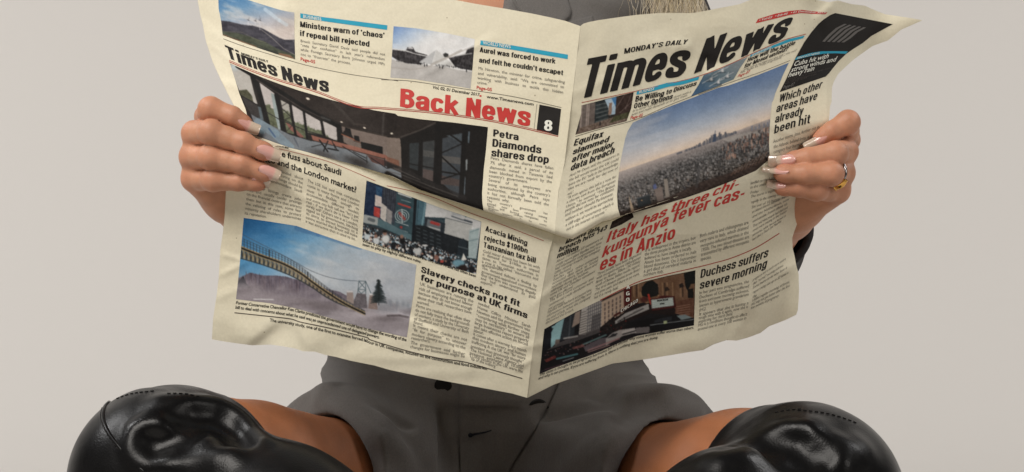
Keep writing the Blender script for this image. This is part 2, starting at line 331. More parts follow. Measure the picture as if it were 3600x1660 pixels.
    if ch == 'P': return [L((l, 0), (l, 1)), np.vstack([L((l, 1 - h), (cx - .03, 1 - h)), ARC(cx - .03, .70, r - cx + .03, .30 - h, 90, -90, 2.3), L((cx - .03, .4 + h * 0), (l, .4))])], W - .01
    if ch == 'R': return [L((l, 0), (l, 1)), np.vstack([L((l, 1 - h), (cx - .03, 1 - h)), ARC(cx - .03, .72, r - cx + .02, .28 - h, 90, -90, 2.3), L((cx - .03, .47), (l, .47))]), SPL((cx, .46), (r - .02, .38), (r, .25), (r + .01, 0))], W
    if ch == 'S': return [SPL((r, .72), (r - .03, .86), (cx, .926), (l + .03, .87), (l, .74), (l + .06, .61), (cx, .52), (r - .06, .42), (r, .28), (r - .04, .13), (cx, h), (l + .03, .13), (l, .3))], W
    if ch == 'T': return [L((.27, 0), (.27, 1)), L((.01, 1 - h), (.53, 1 - h))], .54
    if ch == 'U': return [np.vstack([L((l, 1), (l, .3)), ARC(cx, .3, rx, .3 - h, 180, 360), L((r, .3), (r, 1))])], W
    if ch == 'V': return [L((.09, 1), (.28, 0)), L((.47, 1), (.28, 0))], .56
    if ch == 'W': return [L((.09, 1), (.23, 0)), L((.42, 1), (.23, 0)), L((.42, 1), (.61, 0)), L((.75, 1), (.61, 0))], .84
    if ch == 'Y': return [L((.08, 1), (.27, .40)), L((.46, 1), (.27, .40)), L((.27, 0), (.27, .42))], .54
    W = .53; r = W - SW; cx = W / 2; rx = (r - l) / 2
    if ch == '1': return [L((.30, 0), (.30, 1)), L((.10, .75), (.30, .86))], W - .06
    if ch == '3': return [np.vstack([SPL((l, .74), (l + .03, .88), (cx, .926), (r - .05, .88), (r - .02, .74), (r - .06, .6), (cx, .53))]), SPL((cx - .06, .53), (cx + .06, .52), (r - .02, .42), (r, .28), (r - .04, .13), (cx, h), (l + .03, .12), (l, .28))], W
    if ch == '4': return [L((.36, 0), (.36, 1)), L((.33, .95), (.06, .32)), L((.03, .27), (.51, .27))], W
    if ch == '8': return [ARC(cx, .735, rx - .02, .265 - h, 0, 360, 2.3), ARC(cx, .285, rx, .285 - h, 0, 360, 2.3)], W
    if ch == '9': return [ARC(cx, .66, rx, .34 - h, 0, 360, 2.4), SPL((r, .66), (r, .4), (r - .04, .14), (cx, h), (l + .04, .11), (l + .01, .24))], W
    if ch == '$': return [SPL((r, .72), (r - .03, .86), (cx, .926), (l + .03, .87), (l, .74), (l + .06, .61), (cx, .52), (r - .06, .42), (r, .28), (r - .04, .13), (cx, h), (l + .03, .13), (l, .3)), L((cx, -.08), (cx, 1.08))], W
    if ch == '?': return [SPL((l, .70), (l + .02, .86), (cx, .926), (r - .03, .87), (r, .74), (r - .06, .6), (cx + .01, .47), (cx, .27)), L((cx, 0), (cx, .17))], W
    if ch == '-': return [L((.05, .33), (.30, .33))], .35
    if ch in "'’": return [L((.1, 1), (.1, .82)), L((.13, .84), (.06, .70))], .22
    if ch == '‘': return [L((.1, .70), (.1, .86)), L((.07, .84), (.14, 1))], .22
    if ch == '.': return [L((.11, 0), (.11, .18))], .22
    return [], .22
def sdf_strokes(paths, P, wt):
    D = np.full(len(P), 9.)
    for p in paths:
        d = np.diff(p, axis=0); L = np.hypot(*d.T); ok = L > 1e-6
        for i in np.where(ok)[0]:
            u = d[i] / L[i]; q = P - p[i]
            t = q @ u; n = np.abs(-q[:, 0] * u[1] + q[:, 1] * u[0])
            hw = (SW * abs(u[1]) + HW * abs(u[0])) / max(abs(u[1]) + abs(u[0]), 1e-6) * wt
            bx = np.maximum(np.maximum(-t, t - L[i]), n - hw)
            D = np.minimum(D, bx)
            if i > 0 or np.hypot(*(p[0] - p[-1])) < 1e-6:
                D = np.minimum(D, np.hypot(*(P - p[i]).T) - hw)
    return D
_GC = {}
def march(D, xs_, ys_):
    """filled marching squares -> verts, polygons"""
    V = []; idx = {}; F = []
    nx, ny = len(xs_), len(ys_)
    def vid(k, p):
        if k not in idx: idx[k] = len(V); V.append(p)
        return idx[k]
    inside = D < 0
    cnt = inside[:-1, :-1].astype(int) + inside[1:, :-1] + inside[:-1, 1:] + inside[1:, 1:]
    for i, j in zip(*np.where(cnt > 0)):
        c = [(i, j), (i + 1, j), (i + 1, j + 1), (i, j + 1)]; f = []
        for k in range(4):
            a, b = c[k], c[(k + 1) % 4]; da, db = D[a], D[b]
            if da < 0: f.append(vid(a, (xs_[a[0]], ys_[a[1]])))
            if (da < 0) != (db < 0):
                t = da / (da - db); e = (min(a, b), max(a, b))
                f.append(vid(e, (xs_[a[0]] + t * (xs_[b[0]] - xs_[a[0]]), ys_[a[1]] + t * (ys_[b[1]] - ys_[a[1]]))))
        if len(f) >= 3: F.append(f)
    return np.array(V, float).reshape(-1, 2), F
def tri(F):
    T = []
    for f in F:
        for k in range(1, len(f) - 1): T.append((f[0], f[k], f[k + 1]))
    return np.array(T, np.int64).reshape(-1, 3)
def head_glyph(ch, wt, res):
    k = (ch, wt, res)
    if k not in _GC:
        paths, w = glyph(ch)
        if not paths: _GC[k] = (np.zeros((0, 2)), np.zeros((0, 3), int), w)
        else:
            gx = np.arange(-.12, w + .13, 1. / res); gy = np.arange(-.36, 1.16, 1. / res)
            P = np.stack(np.meshgrid(gx, gy, indexing='ij'), -1).reshape(-1, 2)
            D = sdf_strokes(paths, P, wt).reshape(len(gx), len(gy))
            V, F = march(D, gx, gy); _GC[k] = (V, tri(F), w)
    return _GC[k]
def font_glyph(ch, off):
    k = (ch, off, 'f')
    if k not in _GC:
        def ev(s):
            c = bpy.data.curves.new('g', 'FONT'); c.body = s; c.offset = off; c.resolution_u = 2
            o = bpy.data.objects.new('g', c); COL.objects.link(o)
            dg = bpy.context.evaluated_depsgraph_get(); dg.update()
            me = o.evaluated_get(dg).to_mesh()
            v = np.zeros(len(me.vertices) * 3); me.vertices.foreach_get('co', v); v = v.reshape(-1, 3)[:, :2].copy()
            me.calc_loop_triangles(); t = np.zeros(len(me.loop_triangles) * 3, np.int64); me.loop_triangles.foreach_get('vertices', t)
            o.evaluated_get(dg).to_mesh_clear(); bpy.data.objects.remove(o); bpy.data.curves.remove(c)
            return v, t.reshape(-1, 3)
        ref = ev('HH')[0]; v, t = ev(ch); w2 = ev('H' + ch + 'H')[0]
        cap = ev('H')[0][:, 1].max() if ('cap', off) not in _GC else _GC[('cap', off)]
        _GC[('cap', off)] = cap
        adv = (w2[:, 0].max() - w2[:, 0].min()) - (ref[:, 0].max() - ref[:, 0].min())
        _GC[k] = (v / cap, t, adv / cap)
    return _GC[k]
class Ink:
    """collects flat print (lettering, rules, bars) lying on one page; each headline, column or rule becomes a piece"""
    def __init__(s, side): s.side = side; s.P = []; s.hold = False
    def begin(s):
        if not s.hold or not s.P: s.P.append([[], [], 0, [1e9, 1e9, -1e9, -1e9]])
    def add(s, P, T, panel=None, lift=.00028):
        if len(P) == 0: return
        p = s.P[-1]; p[0].append(surf(P[:, 0], P[:, 1], s.side, lift, panel)); p[1].append(np.asarray(T) + p[2]); p[2] += len(P)
        b = p[3]; b[0] = min(b[0], P[:, 0].min()); b[1] = min(b[1], P[:, 1].min()); b[2] = max(b[2], P[:, 0].max()); b[3] = max(b[3], P[:, 1].max())
    def build(s, name, m, parent, gap=8):
        P = [p for p in s.P if p[2]]; par = list(range(len(P)))
        def find(i):
            while par[i] != i: i = par[i]
            return i
        if gap is not None:
            for i in range(len(P)):
                for j in range(i):
                    a, b = P[i][3], P[j][3]
                    if a[0] < b[2] and b[0] < a[2] and a[1] - gap < b[3] and b[1] - gap < a[3]: par[find(i)] = find(j)
        for r in sorted(set(find(i) for i in range(len(P)))):
            V, F, n = [], [], 0
            for i in range(len(P)):
                if find(i) == r: V += P[i][0]; F += [f + n for f in P[i][1]]; n += P[i][2]
            mesh_obj(name, np.vstack(V), np.vstack(F), m, parent, smooth=True)
def set_line(ink, z, txt, base, h, kind='head', lean=(0, 0), wt=1.0, off=.004, just=False, panel=None, h1=None, lift=.00028, res=None):
    """set one line of type along a baseline given in zoom coordinates; the line is fitted to the baseline's length"""
    ink.begin(); B = zp(z, base); k = Z[z][2]; hh = h * k; hh1 = (h1 if h1 else h) * k
    seg = np.hypot(*np.diff(B, axis=0).T); S = np.r_[0, np.cumsum(seg)]; LL = S[-1]
    gl = []; x = 0; sp = .075 if kind == 'head' else 0
    if res is None: res = 22 if hh < 16 else 30 if hh < 26 else 44
    for ch in txt:
        if ch == ' ': gl.append((None, x, 1)); x += .26 if kind == 'head' else .33; continue
        g = head_glyph(ch, wt, res) if kind == 'head' else font_glyph(ch, off)
        gl.append((g, x, 0)); x += g[2] + sp
    x -= sp; nsp = txt.count(' ')
    if just and nsp:                     # justified setting: stretch the word spaces only
        nat = min(hh * 1.0, LL / (x + .08 * nsp)); extra = (LL / nat - x) / nsp
        add = 0; g2 = []
        for g in gl:
            g2.append((g[0], g[1] + add, g[2]))
            if g[2]: add += extra
        gl = g2; x += add
    sc = LL / max(x, 1e-6)
    for g, gx, _ in gl:
        if g is None or len(g[0]) == 0: continue
        u = (g[0][:, 0] + gx) * sc; v = g[0][:, 1]
        t = u / LL
        bx = np.interp(u, S, B[:, 0]); by = np.interp(u, S, B[:, 1])
        hv = hh + (hh1 - hh) * t; le = lean[0] + (lean[1] - lean[0]) * t
        n = np.sqrt(1 + le ** 2) if kind == 'x' else 1.
        ink.add(np.stack([bx + le * v * hv, by - v * hv], -1), g[1], panel, lift)
def strip(ink, z, top, bot, panel=None, lift=.00021, n=None):
    """a flat printed band between two polylines"""
    ink.begin(); T = zp(z, top); B = zp(z, bot)
    L = np.hypot(*np.diff(T, axis=0).T).sum(); n = n or max(3, int(L / 2.5)); w = np.hypot(*(T[0] - B[0])); m_ = max(2, int(w / 2.5) + 1)
    t = np.linspace(0, 1, n); A = poly(T, t=t); C_ = poly(B, t=t)
    g = np.stack([A + (C_ - A) * q for q in np.linspace(0, 1, m_)], 1)
    ink.add(g.reshape(-1, 2), np.vstack([np.asarray(gridF(n, m_))[:, [0, 1, 2]], np.asarray(gridF(n, m_))[:, [0, 2, 3]]]), panel, lift)
def rule(ink, z, pts, w, panel=None, lift=.00021):
    p = catmull(pts, 6) if len(pts) > 2 else np.asarray(pts, float)
    d = np.gradient(p, axis=0); d /= np.hypot(*d.T)[:, None] + 1e-9; nn = np.stack([-d[:, 1], d[:, 0]], -1) * w / 2
    strip(ink, z, p - nn, p + nn, panel, lift)
def para(ink, z, lines, h, lean=(0, 0), off=.001, panel=None):
    ink.begin(); ink.hold = True
    for L in lines:
        txt, p0, p1 = L[:3]
        set_line(ink, z, txt, [p0, p1], h, 'font', lean, off=off, just=True, panel=panel)
    ink.hold = False
# ------------------------------------------------------------------ printed photographs: ink colours held per vertex on patches of the sheet
class Canvas:
    def __init__(s, z, x0, y0, x1, y1):
        s.k = Z[z][2] * 1.15; s.x0, s.y0 = x0, y0; s.z = z
        s.w = int((x1 - x0) * s.k) + 2; s.h = int((y1 - y0) * s.k) + 2
        s.X, s.Y = np.meshgrid(np.arange(s.w) / s.k + x0, np.arange(s.h) / s.k + y0)
        s.c = np.zeros((s.h, s.w, 3))
    def fill(s, col): s.c[:] = col
    def grad(s, p, q, stops):
        p = np.array(p, float); q = np.array(q, float); v = q - p
        t = ((s.X - p[0]) * v[0] + (s.Y - p[1]) * v[1]) / (v @ v); ts = [a for a, _ in stops]
        for i in range(3): s.c[..., i] = np.interp(t, ts, [b[i] for _, b in stops])
    def mask(s, pts):
        p = np.asarray(pts, float); m = np.zeros((s.h, s.w), bool); n = len(p)
        for i in range(n):
            (xa, ya), (xb, yb) = p[i], p[(i + 1) % n]
            if ya == yb: continue
            c = (s.Y >= min(ya, yb)) & (s.Y < max(ya, yb))
            m ^= c & (s.X < xa + (s.Y - ya) * (xb - xa) / (yb - ya))
        return m
    def poly(s, pts, col, a=1.0):
        m = s.mask(pts); s.c[m] = s.c[m] * (1 - a) + np.array(col) * a; return m
    def line(s, pts, w, col, a=1.0):
        p = np.asarray(pts, float)
        for (xa, ya), (xb, yb) in zip(p[:-1], p[1:]):
            v = np.array([xb - xa, yb - ya]); L = max(np.hypot(*v), 1e-6); v = v / L
            u = np.clip((s.X - xa) * v[0] + (s.Y - ya) * v[1], 0, L)
            d = np.hypot(s.X - xa - u * v[0], s.Y - ya - u * v[1])
            m = np.clip((w / 2 - d) * s.k + .5, 0, 1)[..., None] * a
            s.c = s.c * (1 - m) + np.array(col) * m
    def blob(s, x, y, rx, ry, col, a=1.0, soft=.5, rot=0):
        c, q = math.cos(rot), math.sin(rot); dx, dy = s.X - x, s.Y - y
        d = np.hypot((dx * c + dy * q) / rx, (-dx * q + dy * c) / ry)
        m = (1 - sstep(1 - soft, 1 + soft * .2, d))[..., None] * a
        s.c = s.c * (1 - m) + np.array(col) * m
    def noise(s, sc, amp, seed=0, m=None, sy=None, o=4):
        n = fbm(s.X / sc, s.Y / (sy or sc), o, seed)[..., None] * amp
        if m is None: s.c += n
        else: s.c += n * (m[..., None] if m.ndim == 2 else m)
    def mix(s, m, col): s.c = s.c * (1 - m[..., None]) + np.array(col) * m[..., None]
    def sample(s, P):
        x = np.clip((P[..., 0] - s.x0) * s.k, 0, s.w - 1.001); y = np.clip((P[..., 1] - s.y0) * s.k, 0, s.h - 1.001)
        i = x.astype(int); j = y.astype(int); fx = (x - i)[..., None]; fy = (y - j)[..., None]; c = np.clip(s.c, 0, 1)
        return (c[j, i] * (1 - fx) + c[j, i + 1] * fx) * (1 - fy) + (c[j + 1, i] * (1 - fx) + c[j + 1, i + 1] * fx) * fy
photo_ink = mat('photo_print_ink', (.5, .5, .5), .7, .10)
at_ = nd(photo_ink, 'ShaderNodeAttribute', attribute_name='print')
np_ = nd(photo_ink, 'ShaderNodeTexNoise'); np_.inputs['Scale'].default_value = 900
mp_ = nd(photo_ink, 'ShaderNodeMix', data_type='RGBA', blend_type='MULTIPLY'); mp_.inputs[0].default_value = .22
lk(photo_ink, at_.outputs['Color'], mp_.inputs[6]); lk(photo_ink, np_.outputs['Fac'], mp_.inputs[7])
gm_ = nd(photo_ink, 'ShaderNodeMix', data_type='RGBA', blend_type='MULTIPLY'); gm_.inputs[0].default_value = 1; gm_.inputs[7].default_value = (1.12, 1.12, 1.12, 1)
lk(photo_ink, mp_.outputs[2], gm_.inputs[6]); lk(photo_ink, gm_.outputs[2], bsdf(photo_ink).inputs['Base Color'])
PRINT_GAIN = 1.06
def photo(cv, z, top, bot, lef, rig, side, page, label, panel=None, lift=.00014, step=1.9):
    k = Z[z][2]
    for _ in range(2):                                # the soft dot of newsprint
        q = np.pad(cv.c, ((1, 1), (1, 1), (0, 0)), 'edge'); cv.c = (q[:-2, 1:-1] + q[2:, 1:-1] + q[1:-1, :-2] + q[1:-1, 2:] + 2 * q[1:-1, 1:-1]) / 6
    cv.noise(7 / k, .016, 91); cv.noise(34 / k, .026, 92); cv.noise(2.2 / k, .02, 93, o=1)
    gy = cv.c.mean(-1, keepdims=True); cv.c = np.clip(gy + (cv.c - gy) * .96, 0, 1) ** 1.10
    L = lambda p: np.hypot(*np.diff(np.asarray(p, float), axis=0).T).sum() * k
    na = int(max(L(top), L(bot)) / step) + 2; nb = int(max(L(lef), L(rig)) / step) + 2
    g = coons(*[np.asarray(q, float) for q in (top, bot, lef, rig)], na, nb)
    c = lin(np.clip(cv.sample(g).reshape(-1, 3) * PRINT_GAIN, 0, 1))
    # halftone never prints fully black or fully clean
    c = .007 + c * .95
    P = zp(z, g.reshape(-1, 2))
    o = mesh_obj('printed_photo', surf(P[:, 0], P[:, 1], side, lift, panel), gridF(na, nb), photo_ink, page, colors=c); o['label'] = label
    return o
rr = random.Random(5)
# --- hills with wind turbines (back page, top left)
c = Canvas('A', 270, -130, 1200, 720)
c.grad((600, -120), (720, 420), [(0, (.27, .47, .66)), (.35, (.42, .57, .70)), (.7, (.66, .68, .72)), (1, (.76, .72, .70))])
n = sstep(-.1, .5, fbm((c.X + c.Y * .7) / 260, (c.Y - c.X * .33) / 60, 4, 2)); c.mix(n * .55, (.82, .80, .78))
c.line([(830, 110), (1000, 240), (1080, 290)], 40, (.80, .86, .90), .45)
hill = [(300, 236), (420, 250), (560, 285), (700, 300), (800, 330), (900, 385), (1000, 440), (1060, 462), (1200, 460), (1200, 720), (300, 720)]
m = c.poly(hill, (.27, .265, .30)); c.noise(60, .10, 3, m, 24)
m = c.poly([(330, 365), (520, 385), (700, 440), (820, 480), (960, 560), (1060, 600), (1200, 640), (1200, 720), (330, 720)], (.30, .32, .27)); c.noise(50, .09, 7, m, 14)
m = c.poly([(340, 400), (560, 480), (740, 545), (700, 560), (340, 430)], (.55, .42, .33)); 
c.poly([(960, 610), (1120, 640), (1180, 690), (1000, 655)], (.55, .43, .34)); c.poly([(740, 545), (980, 600), (1000, 660), (760, 580)], (.24, .25, .23))
c.line([(780, 340), (900, 430), (1040, 560), (1180, 640)], 7, (.62, .60, .58), .8); c.line([(340, 365), (560, 375), (720, 455), (840, 500)], 4, (.55, .53, .46), .7); c.line([(360, 425), (700, 500), (860, 570)], 5, (.14, .15, .15), .7)
for x, y, h in ((635, 295, 62), (717, 300, 58), (770, 348, 112)):
    c.line([(x, y), (x, y - h)], 5, (.80, .80, .82)); c.line([(x, y - h), (x - 14, y - h - 4)], 4, (.3, .3, .33)); c.line([(x, y - h), (x + 14, y - h - 26)], 4, (.33, .33, .36)); c.line([(x - 4, y - h), (x + 12, y - h + 6)], 7, (.25, .25, .28))
c.line([(770, 240), (770, 180)], 3, (.35, .38, .42)); c.line([(1160, 490), (1160, 395)], 4, (.7, .7, .7))
photo(c, 'A', [(285, -112), (450, -60), (630, 0), (850, 70), (1000, 115), (1080, 133), (1170, 145)], [(340, 410), (560, 490), (800, 575), (1000, 640), (1180, 690)],
      [(285, -112), (292, 100), (320, 240), (340, 410)], [(1170, 145), (1172, 400), (1180, 690)], 0, back_page, 'printed picture of wind turbines on a hill')
# --- palace court and glass pyramid
c = Canvas('B', 80, 80, 900, 700)
c.grad((150, 90), (330, 380), [(0, (.44, .56, .74)), (.35, (.66, .73, .82)), (.75, (.82, .83, .84)), (1, (.84, .84, .84))])
n = sstep(-.2, .5, fbm((c.X + c.Y) / 200, (c.Y - c.X * .2) / 50, 4, 8)); c.mix(n * .35, (.84, .85, .86))
c.poly([(90, 400), (300, 450), (560, 465), (740, 505), (880, 520), (880, 700), (80, 700)], (.70, .69, .68)); c.noise(60, .035, 4)
m = c.poly([(105, 305), (235, 320), (250, 288), (300, 285), (325, 330), (440, 362), (400, 420), (380, 455), (240, 440), (150, 408), (100, 375)], (.24, .23, .24))
m |= c.poly([(640, 390), (800, 350), (815, 310), (860, 290), (884, 285), (870, 510), (760, 492), (700, 470)], (.22, .21, .22)); c.noise(10, .17, 6, m, 22)
m = c.poly([(105, 296), (235, 316), (320, 345), (440, 370), (436, 378), (320, 352), (235, 326), (105, 310)], (.80, .80, .80)); c.poly([(250, 300), (270, 283), (305, 292), (300, 304)], (.75, .75, .76))
c.line([(690, 372), (860, 345)], 8, (.72, .72, .72)); c.poly([(585, 355), (610, 340), (640, 352), (640, 385), (600, 385)], (.20, .20, .20))
for i in range(20): x = 112 + i * 15; c.blob(x, 372 + i * 3.2, 3.5, 10, (.12, .12, .13), .8)
for i in range(14): x = 690 + i * 13; c.blob(x, 440 + i * 2, 3.5, 10, (.12, .12, .13), .8)
c.poly([(358, 432), (524, 310), (720, 488), (560, 462)], (.76, .76, .755)); c.poly([(358, 432), (524, 310), (480, 452)], (.70, .705, .71)); c.line([(524, 310), (480, 452)], 3, (.9, .9, .9), .8)
c.line([(480, 452), (640, 380), (760, 318)], 22, (.56, .53, .50), .5); c.line([(640, 380), (880, 275)], 14, (.60, .58, .56), .45)
for i in range(60):
    x = 150 + i * 12 + rr.uniform(-5, 5); y = 412 + (x - 150) * .115 + rr.uniform(-5, 8)
    if 420 < x < 520: continue
    c.blob(x, y, 3.5, 8 + rr.random() * 4, (.11, .11, .12), .85)
for x, y in ((412, 460), (434, 458), (556, 475), (582, 480), (810, 512)): c.blob(x, y, 6, 16, (.10, .10, .11))
c.line([(100, 480), (300, 500), (470, 470)], 12, (.62, .60, .58), .5)
photo(c, 'B', [(118, 88), (350, 110), (620, 155), (888, 210)], [(88, 575), (330, 592), (600, 635), (848, 680)], [(118, 88), (105, 320), (88, 575)], [(888, 210), (870, 450), (848, 680)], 0, back_page, 'printed picture of a palace court with a glass pyramid')
# --- large dark interior with tall windows
c = Canvas('C', 100, 40, 2560, 1480)
def Dz(pts):  # zoom D -> zoom C
    p = np.asarray(pts, float); x0, y0, k = Z['D']; xc, yc, kc = Z['C']
    return np.stack([(x0 + p[..., 0] * k - xc) / kc, (y0 + p[..., 1] * k - yc) / kc], -1)
c.fill((.185, .165, .155))
c.noise(120, .035, 2); c.noise(20, .02, 5)
c.poly([(205, 90), (420, 190), (800, 330), (1100, 410), (1500, 510), (1944, 560), (2300, 640), (1760, 770), (1200, 640), (700, 400), (420, 240)], (.235, .205, .19)); c.noise(300, .05, 12, None, 70)
glass = (.72, .70, .69)
c.poly([(120, 60), (220, 100), (320, 180), (360, 340), (392, 450), (300, 420), (240, 370), (200, 280), (150, 140)], (.70, .69, .67))
c.blob(180, 90, 70, 55, (.72, .78, .80), .8, 1.)
m = c.poly([(215, 320), (290, 310), (340, 370), (355, 440), (240, 370)], (.36, .36, .29)); c.noise(12, .09, 3, m)
c.poly([(240, 375), (390, 455), (440, 590), (330, 550), (270, 440)], (.27, .255, .25)); c.poly([(395, 470), (425, 480), (450, 600), (420, 590)], (.40, .44, .46))
def win(pts, green=None, seed=0, col=glass):
    m = c.poly(pts, col); p = np.array(pts)
    if green:
        y0, y1 = green; g = m & (c.Y + 30 * fbm(c.X / 22, c.Y / 22, 3, seed) > y0 + (c.X - p[:, 0].min()) * .35) & (c.Y < y1 + (c.X - p[:, 0].min()) * .6)
        c.c[g] = (.42, .44, .36); c.noise(14, .10, seed + 1, g)
    return m
win([(412, 245), (550, 345), (575, 510), (610, 690), (500, 640), (465, 520)], (440, 700), 3)
c.poly([(520, 340), (552, 362), (585, 520), (612, 690), (590, 690), (545, 500)], (.60, .64, .64))
win([(612, 410), (690, 450), (712, 600), (740, 735), (670, 720), (640, 560)], (500, 720), 8, (.66, .65, .63))
win([(716, 455), (822, 520), (852, 780), (760, 735)], (600, 760), 11)
win([(845, 530), (985, 610), (1015, 745), (870, 720)], (660, 700), 17)
win([(1012, 610), (1140, 670), (1150, 800), (1040, 755)], (745, 790), 21)
for q in ([(660, 625), (690, 632), (835, 760), (800, 768), (700, 690)],): c.poly(q, (.58, .38, .36), .8)
for p, w_ in (([(330, 150), (400, 300), (470, 560), (490, 640)], 44), ([(570, 360), (610, 540), (640, 710)], 40), ([(700, 400), (720, 560), (760, 770)], 22), ([(830, 520), (848, 660), (865, 780)], 20), ([(1000, 600), (1012, 720), (1030, 745)], 20), ([(1165, 660), (1180, 810)], 40), ([(200, 90), (420, 220), (640, 350), (900, 520), (1160, 660)], 34)): c.line(p, w_, (.115, .105, .10))
c.line([(380, 215), (560, 330), (800, 480), (1020, 590)], 10, (.30, .27, .26)); c.line([(470, 520), (610, 600), (860, 705), (1030, 750)], 6, (.17, .16, .16)); c.line([(240, 370), (330, 420), (400, 465)], 8, (.14, .13, .13))
c.line([(620, 470), (700, 420)], 6, (.15, .14, .14)); c.line([(625, 490), (710, 570), (650, 600), (730, 640), (660, 720)], 6, (.17, .16, .16))
c.poly([(330, 545), (500, 640), (700, 740), (900, 800), (1200, 820), (1760, 1060), (1760, 1200), (1300, 1040), (1000, 945), (700, 866), (400, 760)], (.50, .52, .54))
c.line([(400, 620), (560, 730), (700, 860)], 80, (.55, .63, .68), .55); c.line([(500, 680), (560, 760)], 14, (.33, .42, .55), .8); c.line([(360, 640), (440, 720)], 40, (.60, .70, .76), .6)
c.blob(1020, 930, 190, 50, (.36, .35, .35), .8, .9, .3); c.blob(1350, 1000, 200, 60, (.27, .255, .25), .85, .9, .35); c.line([(740, 770), (780, 850)], 12, (.36, .38, .42), .7)
c.poly([(1190, 650), (1500, 720), (1750, 780), (1760, 1060), (1600, 1000), (1400, 920), (1210, 810)], (.50, .455, .43)); c.noise(90, .02, 31)
c.poly([(1190, 640), (1500, 715), (1760, 775), (1760, 790), (1500, 735), (1190, 660)], (.26, .23, .21))
for q in ([(1225, 670), (1275, 685), (1290, 760), (1215, 735)], [(1310, 745), (1355, 755), (1365, 820), (1305, 800)]): c.poly(q, (.12, .11, .11))
c.poly([(1190, 735), (1215, 700), (1290, 745), (1310, 790)], (.16, .14, .13)); c.line([(1190, 735), (1310, 785)], 9, (.60, .42, .34)); c.line([(1300, 790), (1380, 820)], 7, (.55, .40, .33))
c.poly([(1370, 805), (1580, 855), (1580, 925), (1380, 870)], (.10, .095, .09))
c.poly([(900, 742), (1000, 770), (1330, 855), (1600, 930), (1740, 985), (1740, 1010), (1560, 960), (1320, 900), (1050, 820), (920, 795)], (.58, .42, .37)); c.line([(920, 795), (1320, 895), (1600, 970)], 6, (.22, .17, .15))
c.poly([(1430, 930), (1630, 990), (1610, 1040), (1480, 1000)], (.40, .29, .27)); c.poly([(1615, 900), (1700, 940), (1740, 960), (1620, 940)], (.62, .60, .57))
for p in ([(980, 790), (1060, 900)], [(1060, 800), (1020, 895)], [(905, 855), (1010, 830)], [(1060, 870), (1160, 890)], [(1120, 830), (1150, 890)], [(1100, 800), (1130, 870)], [(1200, 850), (1440, 1000)], [(1300, 900), (1420, 960)], [(1430, 940), (1430, 1010)], [(1600, 960), (1600, 1040)], [(1470, 960), (1620, 1060)]): c.line(p, 12 if p[0][0] in (980, 1060) else 6, (.13, .12, .12))
c.line([(1100, 420), (1200, 520), (1310, 640)], 26, (.30, .275, .26)); c.line([(1330, 640), (1420, 650)], 14, (.31, .28, .26)); c.line([(1590, 540), (1580, 740)], 20, (.33, .31, .30), .8)
for x, y, r_ in ((870, 398, 15), (1190, 620, 10), (1408, 675, 11), (1668, 728, 11)): c.blob(x, y, r_ * 1.5, r_ * .8, (.86, .83, .78), 1, .5, .3)
c.line([(1000, 570), (1080, 605)], 16, (.33, .33, .33), .8)
# right part in zoom D coordinates
P_ = lambda pts, col, a=1.: c.poly(Dz(pts), col, a); L_ = lambda pts, w, col, a=1.: c.line(Dz(pts), w, col, a)
P_([(0, -20), (470, 70), (440, 110), (120, 220), (0, 215)], (.21, .18, .165)); P_([(120, 215), (450, 75), (920, 122), (880, 880), (700, 800), (430, 690), (130, 560)], (.125, .108, .10))
P_([(0, 215), (120, 225), (128, 300), (135, 540), (0, 480)], (.52, .475, .445)); P_([(0, 390), (110, 425), (115, 480), (0, 450)], (.52, .39, .33)); P_([(0, 440), (120, 490), (0, 500)], (.16, .145, .14))
L_([(125, 215), (300, 150), (450, 80)], 16, (.31, .285, .27)); L_([(95, 0), (75, 150)], 4, (.12, .11, .10)); c.blob(*Dz([(44, 180)])[0], 16, 10, (.85, .83, .78))
P_([(205, 270), (292, 262), (285, 520), (205, 490)], (.24, .26, .27)); P_([(328, 258), (438, 240), (430, 600), (325, 560)], (.27, .28, .285)); P_([(330, 330), (436, 345), (430, 400), (330, 385)], (.35, .35, .345)); P_([(328, 500), (430, 520), (428, 620), (325, 580)], (.38, .34, .33))
P_([(505, 225), (685, 175), (660, 780), (490, 620)], (.30, .32, .34)); P_([(505, 380), (670, 400), (668, 460), (500, 440)], (.40, .395, .39)); P_([(540, 200), (685, 180), (680, 260), (600, 230)], (.34, .37, .39)); P_([(490, 560), (660, 600), (655, 660), (490, 640)], (.36, .32, .31))
P_([(738, 165), (755, 160), (748, 265), (735, 270)], (.38, .42, .45)); P_([(718, 420), (733, 410), (728, 510), (715, 520)], (.55, .57, .58)); P_([(702, 600), (715, 560), (708, 740), (696, 730)], (.40, .44, .47))
for p, w_ in (([(575, 190), (690, 270)], 14), ([(490, 360), (680, 275)], 10), ([(490, 385), (660, 540)], 14), ([(500, 595), (660, 545)], 12), ([(205, 455), (440, 500)], 9), ([(480, 525), (720, 560)], 14), ([(310, 250), (295, 560)], 30), ([(465, 90), (440, 660)], 48), ([(708, 150), (675, 760)], 46), ([(500, 225), (495, 600)], 8)): L_(p, w_, (.105, .092, .087))
L_([(0, 455), (200, 540), (420, 650), (700, 770)], 50, (.20, .185, .18), .7); L_([(0, 520), (150, 560), (420, 670), (640, 750)], 9, (.40, .38, .37), .7); L_([(60, 490), (300, 600)], 6, (.5, .48, .47), .6); L_([(150, 590), (440, 710), (660, 790)], 6, (.38, .36, .35), .6)
L_([(0, 545), (300, 690), (600, 790), (880, 878)], 46, (.13, .11, .105), .8)
c.noise(16, .022, 77)
